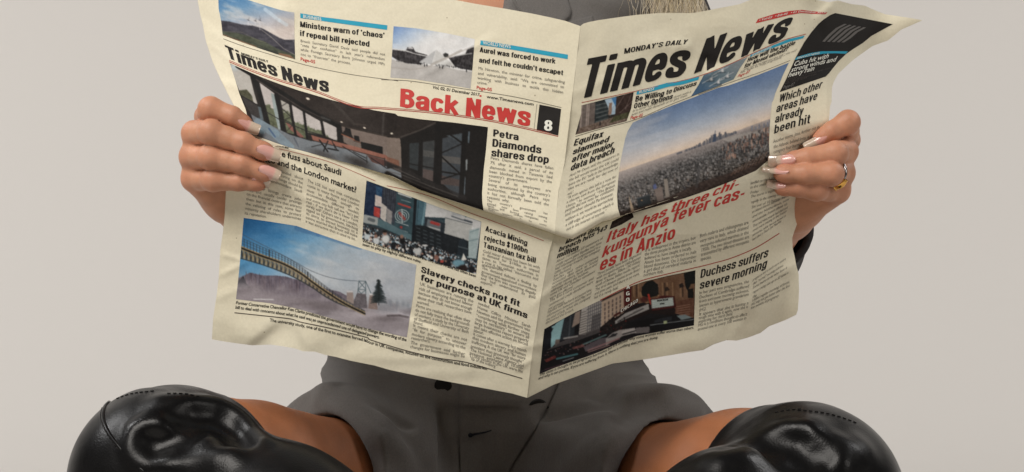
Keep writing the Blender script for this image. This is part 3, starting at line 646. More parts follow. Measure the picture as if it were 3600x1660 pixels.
# caption glimpsed above the fold belongs to the lettering; the patch itself:
top = np.vstack([[(130, 63), (300, 138), (420, 190), (600, 258), (800, 325), (1100, 412), (1300, 460), (1500, 508), (1700, 540)], Dz([(100, 20), (300, 50), (600, 80), (918, 122)])])
bot = np.vstack([[(335, 735), (440, 772), (560, 815), (700, 862), (850, 900), (1000, 942), (1300, 1022), (1600, 1112)], Dz([(60, 572), (180, 632), (300, 690), (450, 742), (600, 791), (740, 835), (878, 880)])])
c.c = np.clip(c.c, 0, 1) ** 1.18
photo(c, 'C', top, bot, [(130, 63), (175, 200), (220, 350), (280, 500), (335, 735)], Dz([(918, 122), (900, 330), (880, 500), (864, 720), (866, 800), (878, 880)]), 0, back_page, 'printed picture of a dark loft interior with tall windows', panel=0)
# --- crowded shopping street
c = Canvas('F', 70, 80, 1190, 960)
c.fill((.20, .27, .30))
c.poly([(125, 90), (280, 150), (260, 460), (90, 400)], (.13, .20, .30)); c.poly([(210, 140), (270, 160), (262, 240), (215, 225)], (.17, .30, .42))
m = c.poly([(275, 150), (400, 190), (380, 500), (265, 300)], (.25, .27, .31)); 
for i in range(7): c.line([(280 + i * 18, 150 + i * 6), (272 + i * 18, 330 + i * 8)], 5, (.15, .16, .20))
c.poly([(205, 220), (262, 240), (262, 330), (200, 320)], (.78, .74, .72)); c.poly([(195, 325), (250, 345), (245, 430), (190, 410)], (.68, .27, .25)); c.poly([(258, 290), (310, 330), (300, 470), (250, 430)], (.74, .72, .70)); c.poly([(312, 340), (360, 375), (350, 490), (305, 465)], (.56, .55, .55)); c.noise(16, .07, 3)
m = c.poly([(400, 195), (570, 255), (545, 590), (375, 530)], (.22, .31, .34)); c.noise(90, .04, 9, m)
c.line([(415, 205), (530, 245)], 12, (.80, .80, .80)); c.line([(430, 230), (510, 260)], 14, (.28, .30, .32)); c.line([(415, 300), (520, 335)], 15, (.70, .29, .26)); c.line([(440, 265), (525, 290)], 5, (.62, .68, .70))
for r_ in (62, 42, 22):
    t = np.linspace(0, 2 * math.pi, 26); c.line(np.stack([448 + r_ * np.cos(t), 412 + (r_ * .9) * np.sin(t)], -1), 5, (.82, .84, .84), .9)
c.line([(425, 385), (470, 440)], 24, (.62, .27, .25), .8); c.line([(448, 350), (448, 475)], 5, (.82, .84, .84)); c.line([(390, 465), (505, 500)], 5, (.75, .77, .78)); c.blob(440, 515, 15, 14, (.64, .24, .23)); c.line([(380, 520), (500, 560)], 7, (.55, .60, .62), .8)
c.poly([(585, 255), (670, 285), (650, 480), (560, 500)], (.28, .40, .45)); c.line([(660, 290), (630, 500)], 14, (.42, .54, .58)); c.line([(600, 270), (580, 500)], 8, (.20, .29, .33))
c.poly([(670, 290), (1170, 465), (1120, 800), (1060, 780), (1040, 640), (830, 570), (840, 430), (655, 420)], (.74, .745, .75)); c.noise(150, .035, 14)
c.poly([(845, 425), (1085, 490), (1060, 660), (830, 570)], (.66, .665, .66)); c.line([(840, 428), (1085, 492)], 9, (.45, .47, .48)); c.line([(900, 415), (1000, 450)], 14, (.42, .44, .46)); c.line([(1015, 450), (1080, 470)], 18, (.30, .33, .36)); c.poly([(1015, 402), (1040, 410), (1026, 428)], (.20, .35, .38)); c.line([(905, 392), (980, 412)], 5, (.55, .58, .62))
c.poly([(1060, 540), (1150, 520), (1120, 800), (1040, 790)], (.62, .68, .69)); c.line([(1065, 560), (1150, 530)], 5, (.40, .48, .50)); c.line([(1055, 640), (1140, 620)], 5, (.40, .48, .50))
c.poly([(655, 420), (840, 480), (830, 570), (650, 500)], (.17, .20, .23)); c.poly([(680, 440), (800, 480), (795, 560), (670, 510)], (.40, .42, .44)); c.line([(715, 470), (780, 490)], 26, (.62, .25, .24)); c.line([(690, 510), (790, 540)], 12, (.72, .73, .73), .8)
c.poly([(555, 495), (650, 500), (830, 570), (1000, 620), (1050, 640), (1050, 780), (800, 740), (545, 680)], (.10, .125, .145)); c.noise(24, .04, 15)
for i in range(5):
    for j in range(4): c.line([(580 + j * 62, 520 + i * 34 + j * 22), (610 + j * 62, 530 + i * 34 + j * 22)], 9, (.32, .36, .38), .7)
c.poly([(960, 650), (975, 622), (1005, 615), (1035, 640), (1045, 780), (950, 760)], (.14, .18, .21)); c.line([(960, 690), (1045, 712)], 10, (.32, .36, .38))
c.poly([(90, 395), (240, 430), (230, 500), (85, 470)], (.62, .64, .64)); c.line([(150, 440), (190, 455)], 30, (.33, .36, .38), .8); c.poly([(230, 430), (545, 590), (545, 640), (225, 500)], (.34, .44, .47))
c.line([(572, 250), (540, 740)], 26, (.075, .10, .13))
base = [(85, 480), (545, 640), (1130, 800), (1125, 960), (80, 960)]
c.poly([(80, 475), (300, 540), (545, 650), (800, 735), (1000, 800), (1130, 820), (1125, 970), (80, 970)], (.20, .22, .24))
for i in range(520):
    x = rr.uniform(85, 1125); f_ = rr.random(); y = 485 + (x - 85) * .315 + f_ * (150 if x < 545 else 140); s_ = 6 + 15 * f_
    col = rr.choice([(.80, .80, .80), (.74, .80, .83), (.66, .72, .76), (.10, .11, .13), (.22, .26, .30), (.45, .58, .64), (.85, .84, .82), (.06, .07, .09)])
    c.blob(x, y + s_ * .9, s_, s_ * .95, col, .95, .3)
    c.blob(x, y - s_ * .2, s_ * .55, s_ * .6, rr.choice([(.13, .12, .12), (.09, .09, .10), (.09, .09, .10), (.60, .47, .41), (.5, .4, .36)]), 1, .3)
c.blob(450, 640, 34, 40, (.08, .085, .10)); c.blob(445, 600, 20, 22, (.55, .43, .38)); c.blob(300, 620, 46, 50, (.78, .79, .79)); c.blob(292, 570, 22, 24, (.57, .45, .40)); c.blob(290, 553, 24, 14, (.10, .09, .09)); c.blob(215, 640, 38, 42, (.76, .78, .79)); c.blob(210, 596, 20, 22, (.56, .44, .39)); c.blob(130, 600, 34, 36, (.72, .76, .78)); c.blob(135, 562, 20, 20, (.10, .10, .11)); c.blob(370, 680, 30, 40, (.09, .10, .12))
c.blob(590, 735, 40, 44, (.74, .75, .75)); c.blob(585, 690, 20, 20, (.12, .11, .11)); c.blob(760, 790, 30, 30, (.52, .38, .34)); c.blob(810, 825, 20, 16, (.68, .30, .26)); c.blob(960, 840, 70, 40, (.45, .60, .66)); c.poly([(1005, 750), (1035, 810), (985, 815)], (.82, .82, .80)); c.blob(1000, 885, 52, 36, (.16, .11, .10)); c.blob(865, 870, 40, 36, (.10, .11, .13)); c.blob(1080, 900, 40, 40, (.09, .10, .12)); c.blob(655, 680, 34, 10, (.80, .80, .80))
photo(c, 'F', [(125, 90), (360, 175), (600, 265), (800, 340), (1000, 405), (1168, 465)], [(85, 622), (320, 702), (545, 770), (800, 850), (1120, 942)], [(125, 90), (105, 330), (85, 622)], [(1168, 465), (1145, 700), (1120, 942)], 0, back_page, 'printed picture of a crowd in a shopping street', panel=1)
# --- bridge in mist
c = Canvas('G', 190, 40, 1740, 1090)
c.grad((400, 60), (620, 800), [(0, (.17, .42, .63)), (.4, (.31, .55, .72)), (.75, (.55, .68, .78)), (1, (.62, .66, .72))])
n = sstep(500, 1500, c.X + c.Y * .5) * .9; c.mix(np.clip(n + .25 * fbm(c.X / 200, c.Y / 120, 4, 3), 0, 1), (.70, .73, .76))
n = sstep(-.05, .5, fbm((c.X + c.Y * .4) / 260, (c.Y - c.X * .25) / 110, 4, 6)) * sstep(450, 900, c.X + c.Y * .3); c.mix(n * .5, (.80, .81, .82)); c.line([(720, 150), (900, 200), (1250, 310)], 40, (.25, .42, .60), .45)
c.mix(sstep(1100, 1750, c.X) * .35, (.66, .67, .70))
m = c.poly([(225, 570), (330, 520), (450, 545), (560, 545), (640, 555), (760, 590), (900, 640), (1080, 680), (1150, 720), (1150, 830), (225, 830)], (.40, .37, .42)); c.noise(14, .13, 9, m, 40)
for i in range(46):
    x = rr.uniform(290, 760); h_ = rr.uniform(60, 130); y = 640 + (x - 300) * .12; c.line([(x, y), (x + rr.uniform(-6, 6), y - h_)], 4, (.48, .42, .44) if i % 2 else (.28, .24, .28), .7)
c.poly([(228, 590), (275, 548), (300, 610), (330, 640), (310, 720), (225, 745)], (.09, .10, .13)); c.poly([(225, 640), (320, 650), (420, 720), (420, 760), (215, 745)], (.20, .18, .22))
c.grad_m = None
mist = sstep(560, 760, c.Y + (c.X - 700) * -.18 + 60 * fbm(c.X / 120, c.Y / 80, 4, 21)); c.mix(mist * .92, (.61, .58, .60)); c.noise(160, .05, 25, mist, 60)
n = sstep(.1, .5, fbm(c.X / 240, c.Y / 60, 4, 27)) * sstep(690, 800, c.Y); c.mix(n * .5, (.45, .42, .44)); c.blob(900, 790, 260, 50, (.42, .39, .40), .5, .95, .15); c.blob(1480, 905, 200, 40, (.40, .37, .38), .7, .9, .0)
c.line([(360, 742), (525, 745)], 6, (.85, .85, .86)); c.blob(1430, 960, 220, 60, (.58, .55, .57), .6, .9)
m = c.poly([(1140, 680), (1190, 680), (1200, 790), (1140, 770)], (.60, .55, .53)); m = c.poly([(1140, 670), (1190, 670), (1190, 684), (1140, 684)], (.78, .78, .79))
# deck
dt = np.array([(255, 300), (420, 365), (600, 430), (740, 505), (870, 600), (1000, 690), (1130, 770), (1290, 850)], float); db = np.array([(250, 400), (420, 450), (560, 500), (700, 560), (850, 645), (960, 720), (1100, 790), (1290, 850)], float)
dts = catmull(dt, 6); dbs = catmull(db, 6)
c.poly(np.vstack([dts, dbs[::-1]]), (.38, .36, .32), .55)
for i in range(60):
    t = i / 60.; a = poly(dts, t=[t])[0]; b = poly(dbs, t=[min(1, t + .012)])[0]; a2 = poly(dts, t=[min(1, t + .024)])[0]; c.line([a, b, a2], 6 * (1 - t) + 2, (.62, .55, .42) if i % 2 else (.22, .20, .18))
c.line(dbs, 8, (.20, .22, .22)); c.line(dts + [0, 14], 14, (.13, .12, .11)); c.line(dts, 8, (.66, .58, .44)); c.line(dts + [0, 26], 6, (.62, .55, .42))
for i in range(42):
    t = i / 42.; a = poly(dts, t=[t])[0]; hgt = 60 * (1 - t) + 12; c.line([a, a - [0, hgt]], 10 if i in (9, 22, 31) else 4, (.20, .20, .21))
for k in (.35, .7, 1.): c.line(dts - np.stack([0 * dts[:, 0], (60 * (1 - np.linspace(0, 1, len(dts))) + 12) * k], -1), 3, (.24, .25, .26), .8)
c.line(catmull([(265, 200), (400, 270), (520, 330), (700, 425), (820, 495), (960, 550), (1100, 580), (1230, 590)], 6), 4, (.30, .33, .37), .9)
for p in ([(1240, 588), (1225, 740)], [(1295, 590), (1300, 810)], [(1238, 590), (1297, 592)], [(1232, 660), (1298, 662)], [(1240, 592), (1298, 660)], [(1296, 594), (1232, 660)], [(1232, 664), (1298, 740)], [(1298, 664), (1228, 720)], [(1298, 595), (1340, 690)]): c.line(p, 6, (.36, .42, .45))
m = c.poly([(1195, 760), (1225, 690), (1300, 700), (1310, 820), (1200, 810)], (.42, .40, .42)); c.noise(14, .08, 33, m)
m = c.poly([(1330, 705), (1388, 705), (1396, 830), (1318, 820)], (.55, .49, .47)); c.poly([(1330, 695), (1390, 700), (1385, 712), (1330, 708)], (.82, .82, .82)); c.noise(20, .06, 35, m)
for i in range(13):
    y = 585 + i * 15; w_ = 12 + i * 4.6 + rr.uniform(-6, 6)
    c.blob(1405 + rr.uniform(-6, 6), y, w_, 11, (.15, .19, .20), .95, .5); c.line([(1405 - w_, y + 10), (1405, y - 4), (1405 + w_, y + 9)], 7, (.14, .18, .19), .8)
c.line([(1404, 580), (1406, 790)], 7, (.13, .15, .15))
m = c.poly([(1396, 760), (1500, 740), (1560, 800), (1560, 860), (1396, 830)], (.52, .53, .56), .35)
for x, y, h_ in ((1560, 800, 70), (1610, 800, 60), (1500, 790, 60), (1650, 810, 50)): c.blob(x, y - h_ * .3, 22, h_ * .7, (.50, .53, .57), .45, .9)
c.line([(1480, 880), (1580, 878), (1650, 892)], 18, (.33, .30, .31), .8)
photo(c, 'G', [(278, 63), (500, 95), (720, 130), (900, 195), (1250, 315), (1500, 390), (1720, 455)], [(213, 742), (500, 775), (700, 815), (1000, 900), (1300, 985), (1640, 1060)], [(278, 63), (258, 290), (240, 500), (213, 742)], [(1720, 455), (1695, 700), (1640, 1060)], 0, back_page, 'printed picture of a bridge running into mist', panel=1)
# --- ruined street (front page, small)
c = Canvas('K', 190, 100, 730, 500)
c.fill((.22, .20, .19)); c.poly([(255, 215), (380, 190), (370, 380), (230, 440)], (.42, .38, .36)); c.poly([(380, 195), (500, 165), (490, 330), (370, 400)], (.18, .21, .22))
for i in range(5): c.line([(385, 225 + i * 36), (490, 200 + i * 34)], 10, (.34, .36, .36))
for x in (262, 310, 325): c.line([(x, 215), (x - 12, 420)], 10, (.62, .57, .54))
c.poly([(460, 175), (565, 150), (555, 300), (500, 310), (490, 240)], (.66, .74, .80)); c.poly([(520, 165), (562, 152), (556, 240)], (.30, .50, .68)); c.poly([(498, 205), (525, 200), (520, 300), (492, 310)], (.56, .46, .40)); c.poly([(562, 150), (712, 110), (690, 290), (550, 310)], (.23, .17, .15))
for p in ([(560, 250), (640, 120)], [(590, 290), (712, 180)], [(640, 260), (690, 130)]): c.line(p, 4, (.48, .42, .40))
m = c.poly([(205, 480), (250, 420), (400, 370), (560, 320), (690, 280), (650, 362)], (.44, .38, .34)); c.noise(10, .16, 3, m); m = c.poly([(540, 320), (690, 275), (670, 330), (500, 380)], (.27, .27, .18)); c.noise(12, .1, 5, m)
c.blob(420, 385, 7, 22, (.12, .12, .14)); c.noise(22, .07, 9)
photo(c, 'K', [(258, 225), (480, 168), (712, 110)], [(205, 480), (430, 420), (650, 362)], [(258, 225), (255, 300), (205, 480)], [(712, 110), (690, 250), (650, 362)], 1, front_page, 'printed picture of a ruined street')
# --- aircraft in formation
c = Canvas('I', 1320, 560, 1900, 970)
c.grad((1700, 600), (1450, 920), [(0, (.52, .56, .58)), (.5, (.42, .50, .54)), (1, (.26, .37, .48))]); c.noise(90, .04, 3)
for x, y in ((1640, 705), (1530, 790), (1690, 760), (1600, 820)):
    c.blob(x, y, 16, 24, (.80, .80, .80), .9, .5, -.5); c.line([(x - 90, y + 40), (x - 10, y - 5), (x + 60, y - 40)], 8, (.74, .74, .75), .8); c.line([(x - 50, y + 22), (x + 30, y + 14)], 7, (.25, .28, .31), .8); c.line([(x, y), (x + 10, y - 38)], 6, (.86, .86, .86), .8)
photo(c, 'I', [(1455, 748), (1600, 695), (1750, 625), (1888, 570)], [(1328, 960), (1470, 908), (1620, 845), (1752, 790)], [(1455, 748), (1400, 850), (1328, 960)], [(1888, 570), (1820, 670), (1752, 790)], 1, front_page, 'printed picture of aircraft in formation')
# --- city from above, evening sky (front page, large)
c = Canvas('K', 540, -130, 2120, 1230)
hz = lambda x: 800 - (x - 600) * .345 - sstep(1300, 1900, x) * 10
t = (hz(c.X) - c.Y) / 560.
for i in range(3): c.c[..., i] = np.interp(t, [0, .12, .3, .55, .85, 1.2], [(.74, .67, .60)[i], (.70, .67, .65)[i], (.58, .61, .655)[i], (.42, .49, .59)[i], (.31, .40, .54)[i], (.25, .34, .50)[i]])
c.mix(sstep(1150, 640, c.X + c.Y * .1) * .42 * sstep(.0, .15, t), (.68, .665, .66)); n = sstep(-.1, .55, fbm((c.X + c.Y) / 240, (c.Y + c.X * .33) / 46, 4, 3)) * sstep(1500, 800, c.X); c.mix(n * .22, (.76, .74, .73))
m = (t < 0); c.c[m] = (.345, .335, .335)
dep = np.clip(-t * 560 / 300, 0, 1.3)
city = m[..., None] * 1.; tex = fbm(c.X / 16, c.Y / 9, 3, 12); tex2 = fbm(c.X / 7, c.Y / 11, 2, 15)
for i in range(3): c.c[..., i] = np.where(m, np.interp(dep, [0, .12, .45, 1, 1.3], [(.58, .54, .52)[i], (.42, .40, .395)[i], (.29, .285, .285)[i], (.27, .255, .245)[i], (.19, .165, .15)[i]]) + (tex * .20 + tex2 * .16) * np.interp(dep, [0, .2, .5, 1], [.15, .5, 1, 1.2]), c.c[..., i])
c.mix(m * sstep(1150, 600, c.X) * .26 * sstep(1.1, .1, dep), (.62, .585, .565)); c.mix(m * sstep(.5, .0, dep) * .35, (.60, .565, .55))
for i in range(12):      # nearer towers in the haze
    x = rr.uniform(620, 1500); d_ = rr.uniform(.35, .8); y = hz(x) + 40 + d_ * 290; w_ = rr.uniform(14, 34); h_ = rr.uniform(30, 85) * d_ + 10; v_ = rr.uniform(.20, .40); c.poly([(x, y), (x, y - h_), (x + w_, y - h_ - w_ * .34), (x + w_, y - w_ * .34)], (v_, v_ * .97, v_ * .95), .75); c.poly([(x + w_, y - w_ * .34), (x + w_, y - h_ - w_ * .34), (x + w_ * 1.4, y - h_ - w_ * .3), (x + w_ * 1.4, y - w_ * .3)], (v_ * .6, v_ * .6, v_ * .62), .75)
for i in range(520):
    x = rr.uniform(590, 1900); d_ = rr.random() ** 1.3; y = hz(x) + 20 + d_ * (330 - (x - 600) * .04); s_ = 2.5 + 7 * d_ * rr.uniform(.5, 1.5)
    c.poly([(x, y), (x + s_ * 1.1, y - s_ * .4), (x + s_ * 1.1, y + s_ * (1 + rr.random() * 1.6)), (x, y + s_ * (1.4 + rr.random()))], rr.choice([(.52, .51, .51), (.20, .20, .22), (.14, .14, .155), (.17, .17, .185), (.42, .385, .365), (.40, .335, .30), (.62, .61, .61), (.23, .23, .25)]), .25 + .45 * d_)
for i in range(90):      # skyline
    x = rr.uniform(1080, 1600); h_ = (14 + 48 * math.exp(-((x - 1420) / 150) ** 2)) * rr.uniform(.4, 1.1); y = hz(x) + 22
    c.poly([(x, y), (x, y - h_), (x + 14, y - h_ - 5), (x + 14, y - 4)], rr.choice([(.33, .335, .36), (.40, .39, .40), (.29, .30, .335)]), .9)
c.poly([(1398, hz(1400) + 24), (1408, 476), (1426, 470), (1430, hz(1424) + 24)], (.22, .26, .33)); c.line([(1418, 478), (1423, 446)], 5, (.28, .31, .37))
c.poly([(1480, 520), (1890, 410), (1890, 470), (1700, 510), (1530, 540)], (.56, .54, .52), .7); c.poly([(1730, 445), (1895, 400), (1895, 425), (1740, 462)], (.45, .42, .41), .8)
for x, h_ in ((1735, 46), (1770, 30), (1800, 40), (1840, 36), (1872, 40), (1893, 48)): c.poly([(x, 448 - (x - 1735) * .27), (x, 448 - (x - 1735) * .27 - h_), (x + 12, 444 - (x - 1735) * .27 - h_), (x + 12, 445 - (x - 1735) * .27)], (.42, .43, .47))
for i in range(150):
    x = rr.uniform(1480, 1890); y = hz(x) + rr.uniform(60, 200); s_ = rr.uniform(8, 20); c.poly([(x, y), (x + s_ * .7, y - 3), (x + s_ * .7, y + s_ * 1.8), (x, y + s_ * 1.8)], rr.choice([(.47, .36, .31), (.38, .29, .26), (.20, .17, .17), (.56, .47, .42), (.15, .15, .16)]), .8)
dk = [(585, 1190), (575, 1150), (700, 1135), (900, 1065), (1050, 1010), (1300, 890), (1500, 830), (1700, 760), (1895, 665), (1895, 700), (1780, 790), (1400, 945), (1000, 1075), (780, 1160), (620, 1200)]
m = c.poly(dk, (.21, .165, .145), .93); c.noise(22, .09, 41, m, 12)
for i in range(10): x = 1560 + i * 30; c.line([(x, 835 - i * 14), (x + 40, 775 - i * 16)], 8, (.44, .33, .27), .6)
c.poly([(740, 1030), (850, 995), (865, 1080), (750, 1120)], (.12, .135, .145)); c.poly([(740, 1030), (850, 995), (850, 1005), (742, 1042)], (.22, .23, .24)); c.blob(783, 1052, 8, 4, (.75, .55, .35)); c.poly([(880, 920), (905, 905), (915, 950), (885, 955)], (.30, .33, .46)); c.poly([(975, 870), (1000, 840), (1025, 1020), (990, 1030)], (.45, .42, .39)); c.poly([(985, 850), (1000, 838), (1003, 860), (985, 866)], (.12, .12, .13)); c.poly([(890, 955), (960, 930), (975, 1050), (920, 1065)], (.40, .36, .34)); c.poly([(668, 1000), (690, 1160), (720, 1150)], (.52, .46, .39)); c.line([(1285, 760), (1260, 930)], 26, (.23, .225, .23), .6)
I2K = lambda pts: (zp('I', pts) - np.array(Z['K'][:2])) / Z['K'][2]
L2K = lambda pts: (zp('L', pts) - np.array(Z['K'][:2])) / Z['K'][2]
topb = np.vstack([[(705, 375), (850, 308), (1000, 245), (1150, 188), (1300, 130), (1450, 72)], I2K([(1700, 852), (2000, 745), (2300, 625)])])
rgt = np.vstack([I2K([(2300, 625), (2245, 740), (2200, 850), (2165, 930), (2145, 1000)]), [(1915, 200), (1903, 310), (1895, 420), (1890, 560), (1897, 690)]])
bt = np.vstack([L2K([(667, 474), (780, 478)])[:1], L2K([(760, 452), (1000, 388), (1200, 330), (1400, 262), (1600, 185), (1780, 108), (1895, 10)])])
c.c = np.clip(c.c * 1.10 + .02, 0, 1)
photo(c, 'K', topb, bt, np.vstack([[(705, 375), (660, 450), (640, 510), (612, 640), (590, 760), (577, 880), (568, 1000), (573, 1100)], L2K([(650, 420), (667, 474)])]), rgt, 1, front_page, 'printed picture of a hazy city skyline at dusk')
# the corner of that picture carries on below the fold
c2 = Canvas('L', 560, 380, 1920, 640); c2.fill((.18, .135, .12)); c2.noise(24, .06, 4, None, 10); c2.line([(580, 575), (700, 500)], 10, (.26, .22, .2))
photo(c2, 'L', [(600, 520), (700, 470), (760, 440)], [(577, 588), (680, 545), (780, 485)], [(600, 520), (585, 560), (577, 588)], [(760, 440), (772, 460), (780, 485)], 1, front_page, 'corner of the skyline picture below the fold', panel=1, lift=.00014)
# --- theatre street at dusk
c = Canvas('M', 110, 90, 1460, 1010)
c.fill((.10, .095, .11)); c.poly([(175, 612), (275, 560), (340, 520), (310, 720), (220, 760), (170, 800)], (.09, .10, .13)); c.poly([(270, 565), (342, 518), (305, 700), (230, 770), (232, 640)], (.56, .70, .72)); c.poly([(275, 565), (260, 580), (235, 590), (240, 605), (268, 600)], (.56, .70, .72)); c.poly([(268, 700), (305, 695), (300, 730), (260, 760)], (.42, .38, .36))
c.poly([(342, 518), (440, 470), (425, 660), (310, 710)], (.19, .21, .23)); c.poly([(432, 475), (478, 455), (470, 560), (405, 600)], (.60, .54, .50)); c.line([(395, 500), (380, 680)], 12, (.29, .31, .33))
m = c.poly([(485, 440), (530, 420), (520, 660), (462, 660)], (.70, .68, .66)); m2 = c.poly([(530, 420), (660, 360), (650, 600), (520, 650)], (.66, .64, .62))
for i in range(9): c.line([(472, 480 + i * 20), (525, 462 + i * 20)], 7, (.42, .40, .39), .8)
for i in range(7):
    c.line([(545 + i * 17, 415 - i * 8), (535 + i * 17, 645 - i * 6)], 5, (.33, .33, .35)); c.line([(530, 450 + i * 28), (655, 400 + i * 28)], 5, (.36, .36, .38))
c.poly([(575, 500), (650, 470), (645, 600), (560, 640)], (.25, .24, .25), .55)
m = c.poly([(655, 375), (845, 275), (840, 470), (650, 600)], (.70, .62, .55)); c.line([(655, 378), (845, 285)], 10, (.30, .25, .22))
for i in range(5):
    for j in range(6): c.line([(682 + i * 32, 400 - i * 16 + j * 36), (680 + i * 32, 418 - i * 16 + j * 36)], 11, (.33, .29, .28), .85)
m = c.poly([(840, 275), (1000, 215), (1437, 118), (1430, 350), (1425, 520), (1265, 480), (1260, 350), (950, 400), (840, 450)], (.45, .34, .26)); c.noise(36, .07, 5, m, 80)
c.poly([(985, 330), (990, 260), (1030, 215), (1080, 205), (1125, 240), (1130, 330), (1050, 350)], (.085, .09, .08)); c.line(ARC(1056, 300, 78, 95, 175, 20, 2), 16, (.60, .48, .36)); c.poly([(1340, 145), (1435, 120), (1432, 230), (1400, 235), (1370, 300), (1350, 240)], (.07, .085, .08)); c.line(ARC(1396, 275, 32, 44, 170, 10, 2), 8, (.55, .43, .33)); c.poly([(1372, 280), (1420, 270), (1422, 350), (1372, 350)], (.09, .08, .07))
for x in (920, 960, 1160, 1200, 1245, 1310): c.line([(x, 225), (x + 4, 340)], 9, (.62, .50, .38), .75)
for x in (945, 1180, 1330): c.line([(x, 230), (x + 2, 340)], 8, (.16, .12, .10), .8)
c.poly([(1180, 270), (1200, 255), (1225, 285), (1180, 300)], (.2, .15, .12)); c.poly([(1300, 240), (1322, 225), (1345, 255), (1305, 270)], (.17, .13, .11))
c.poly([(840, 268), (905, 245), (900, 400), (838, 420)], (.33, .13, .12))
m = c.poly([(1265, 380), (1425, 350), (1425, 510), (1300, 490), (1265, 470)], (.40, .27, .21)); c.noise(20, .06, 8, m)
for i in range(5): c.line([(1280, 425 + i * 18), (1390, 405 + i * 20)], 5, (.72, .58, .50), .6)
c.poly([(760, 520), (900, 440), (1050, 390), (1270, 440), (1265, 500), (1050, 480), (850, 560), (770, 590)], (.13, .085, .08)); c.poly([(765, 545), (850, 480), (1045, 400), (1050, 445), (860, 525), (768, 570)], (.62, .61, .60)); c.line([(790, 550), (900, 490), (1000, 440)], 12, (.30, .28, .28), .8)
c.line([(760, 500), (830, 460), (950, 390)], 16, (.30, .12, .11)); c.poly([(820, 445), (960, 360), (950, 400), (830, 470)], (.28, .11, .10)); c.line([(1045, 325), (1065, 400)], 16, (.70, .22, .16)); c.blob(1010, 365, 40, 32, (.28, .12, .11), .8); c.blob(1190, 345, 80, 16, (.30, .11, .10)); c.poly([(1058, 360), (1262, 335), (1275, 430), (1075, 460)], (.28, .10, .09)); c.poly([(1068, 368), (1248, 346), (1256, 415), (1075, 440)], (.72, .76, .74))
for i in range(5): c.line([(1066, 378 + i * 15), (1256, 352 + i * 15)], 3, (.50, .55, .55))
c.poly([(850, 560), (1265, 490), (1290, 560), (1060, 640), (950, 600), (850, 640)], (.065, .06, .07)); m = c.poly([(640, 600), (760, 500), (770, 590), (860, 560), (850, 620), (650, 680)], (.13, .10, .10)); c.noise(14, .13, 9, m)
for i in range(70): x = rr.uniform(640, 860); c.blob(x, 690 - (x - 640) * .55 - rr.uniform(-40, 70), 6, 7, rr.choice([(.45, .12, .10), (.07, .09, .08), (.16, .15, .13), (.10, .07, .08)]), .9)
c.poly([(310, 720), (440, 665), (640, 600), (640, 640), (420, 720), (190, 790)], (.38, .36, .36), .75); c.line([(340, 690), (450, 670)], 14, (.68, .67, .66), .8)
c.poly([(160, 800), (420, 730), (640, 650), (850, 620), (700, 760), (400, 885), (135, 988)], (.085, .075, .09))
for i in range(90): x = rr.uniform(170, 640); c.blob(x, 830 - (x - 170) * .33 + rr.uniform(-25, 50), 7, 6, rr.choice([(.50, .36, .38), (.10, .12, .15), (.42, .28, .24), (.16, .15, .2), (.05, .05, .07), (.55, .50, .5)]), .8)
c.poly([(400, 885), (640, 780), (850, 690), (1060, 640), (1430, 575), (1430, 590), (950, 680), (650, 800), (135, 990), (135, 960)], (.17, .15, .17)); c.poly([(940, 600), (1060, 590), (1050, 640), (930, 650)], (.44, .42, .42))
c.poly([(690, 690), (740, 645), (800, 620), (930, 600), (945, 640), (830, 670), (690, 750)], (.62, .60, .59)); c.poly([(700, 690), (745, 650), (790, 645), (770, 670)], (.20, .20, .21)); c.line([(830, 655), (940, 625)], 8, (.15, .14, .15)); c.line([(830, 640), (920, 612)], 16, (.72, .70, .69), .8)
c.poly([(500, 760), (640, 690), (690, 680), (690, 750), (520, 800)], (.36, .33, .35)); c.line([(500, 740), (690, 660)], 14, (.42, .53, .53), .8); c.line([(540, 790), (800, 690)], 14, (.60, .46, .46), .8); c.line([(540, 805), (720, 745)], 6, (.78, .62, .60), .9); c.line([(280, 860), (450, 820)], 16, (.32, .50, .52), .85); c.line([(330, 880), (420, 850)], 6, (.70, .72, .72), .8); c.line([(195, 875), (260, 845)], 26, (.55, .25, .23), .7); c.line([(180, 950), (330, 905)], 9, (.40, .28, .32), .7); c.line([(420, 770), (500, 750)], 22, (.62, .40, .38), .6)
c.poly([(1050, 590), (1085, 540), (1150, 515), (1290, 490), (1340, 520), (1425, 525), (1425, 578), (1160, 620), (1060, 632)], (.075, .075, .085)); c.poly([(1100, 535), (1160, 518), (1240, 505), (1240, 540), (1090, 562)], (.17, .18, .20)); c.poly([(1280, 500), (1350, 490), (1410, 515), (1320, 535)], (.50, .55, .56)); c.line([(1060, 578), (1290, 548), (1425, 530)], 7, (.55, .57, .58), .9); c.poly([(1172, 545), (1200, 540), (1200, 565), (1172, 568)], (.66, .70, .55)); c.blob(1085, 622, 26, 16, (.03, .03, .035))
photo(c, 'M', [(175, 612), (300, 543), (435, 470), (560, 410), (720, 335), (850, 272), (1000, 217), (1200, 168), (1437, 120)], [(135, 988), (260, 935), (400, 885), (520, 845), (650, 795), (800, 725), (950, 668), (1100, 640), (1250, 612), (1425, 580)],
      [(175, 612), (165, 700), (150, 850), (135, 988)], [(1437, 120), (1432, 350), (1425, 580)], 1, front_page, 'printed picture of a theatre street at dusk', panel=1)
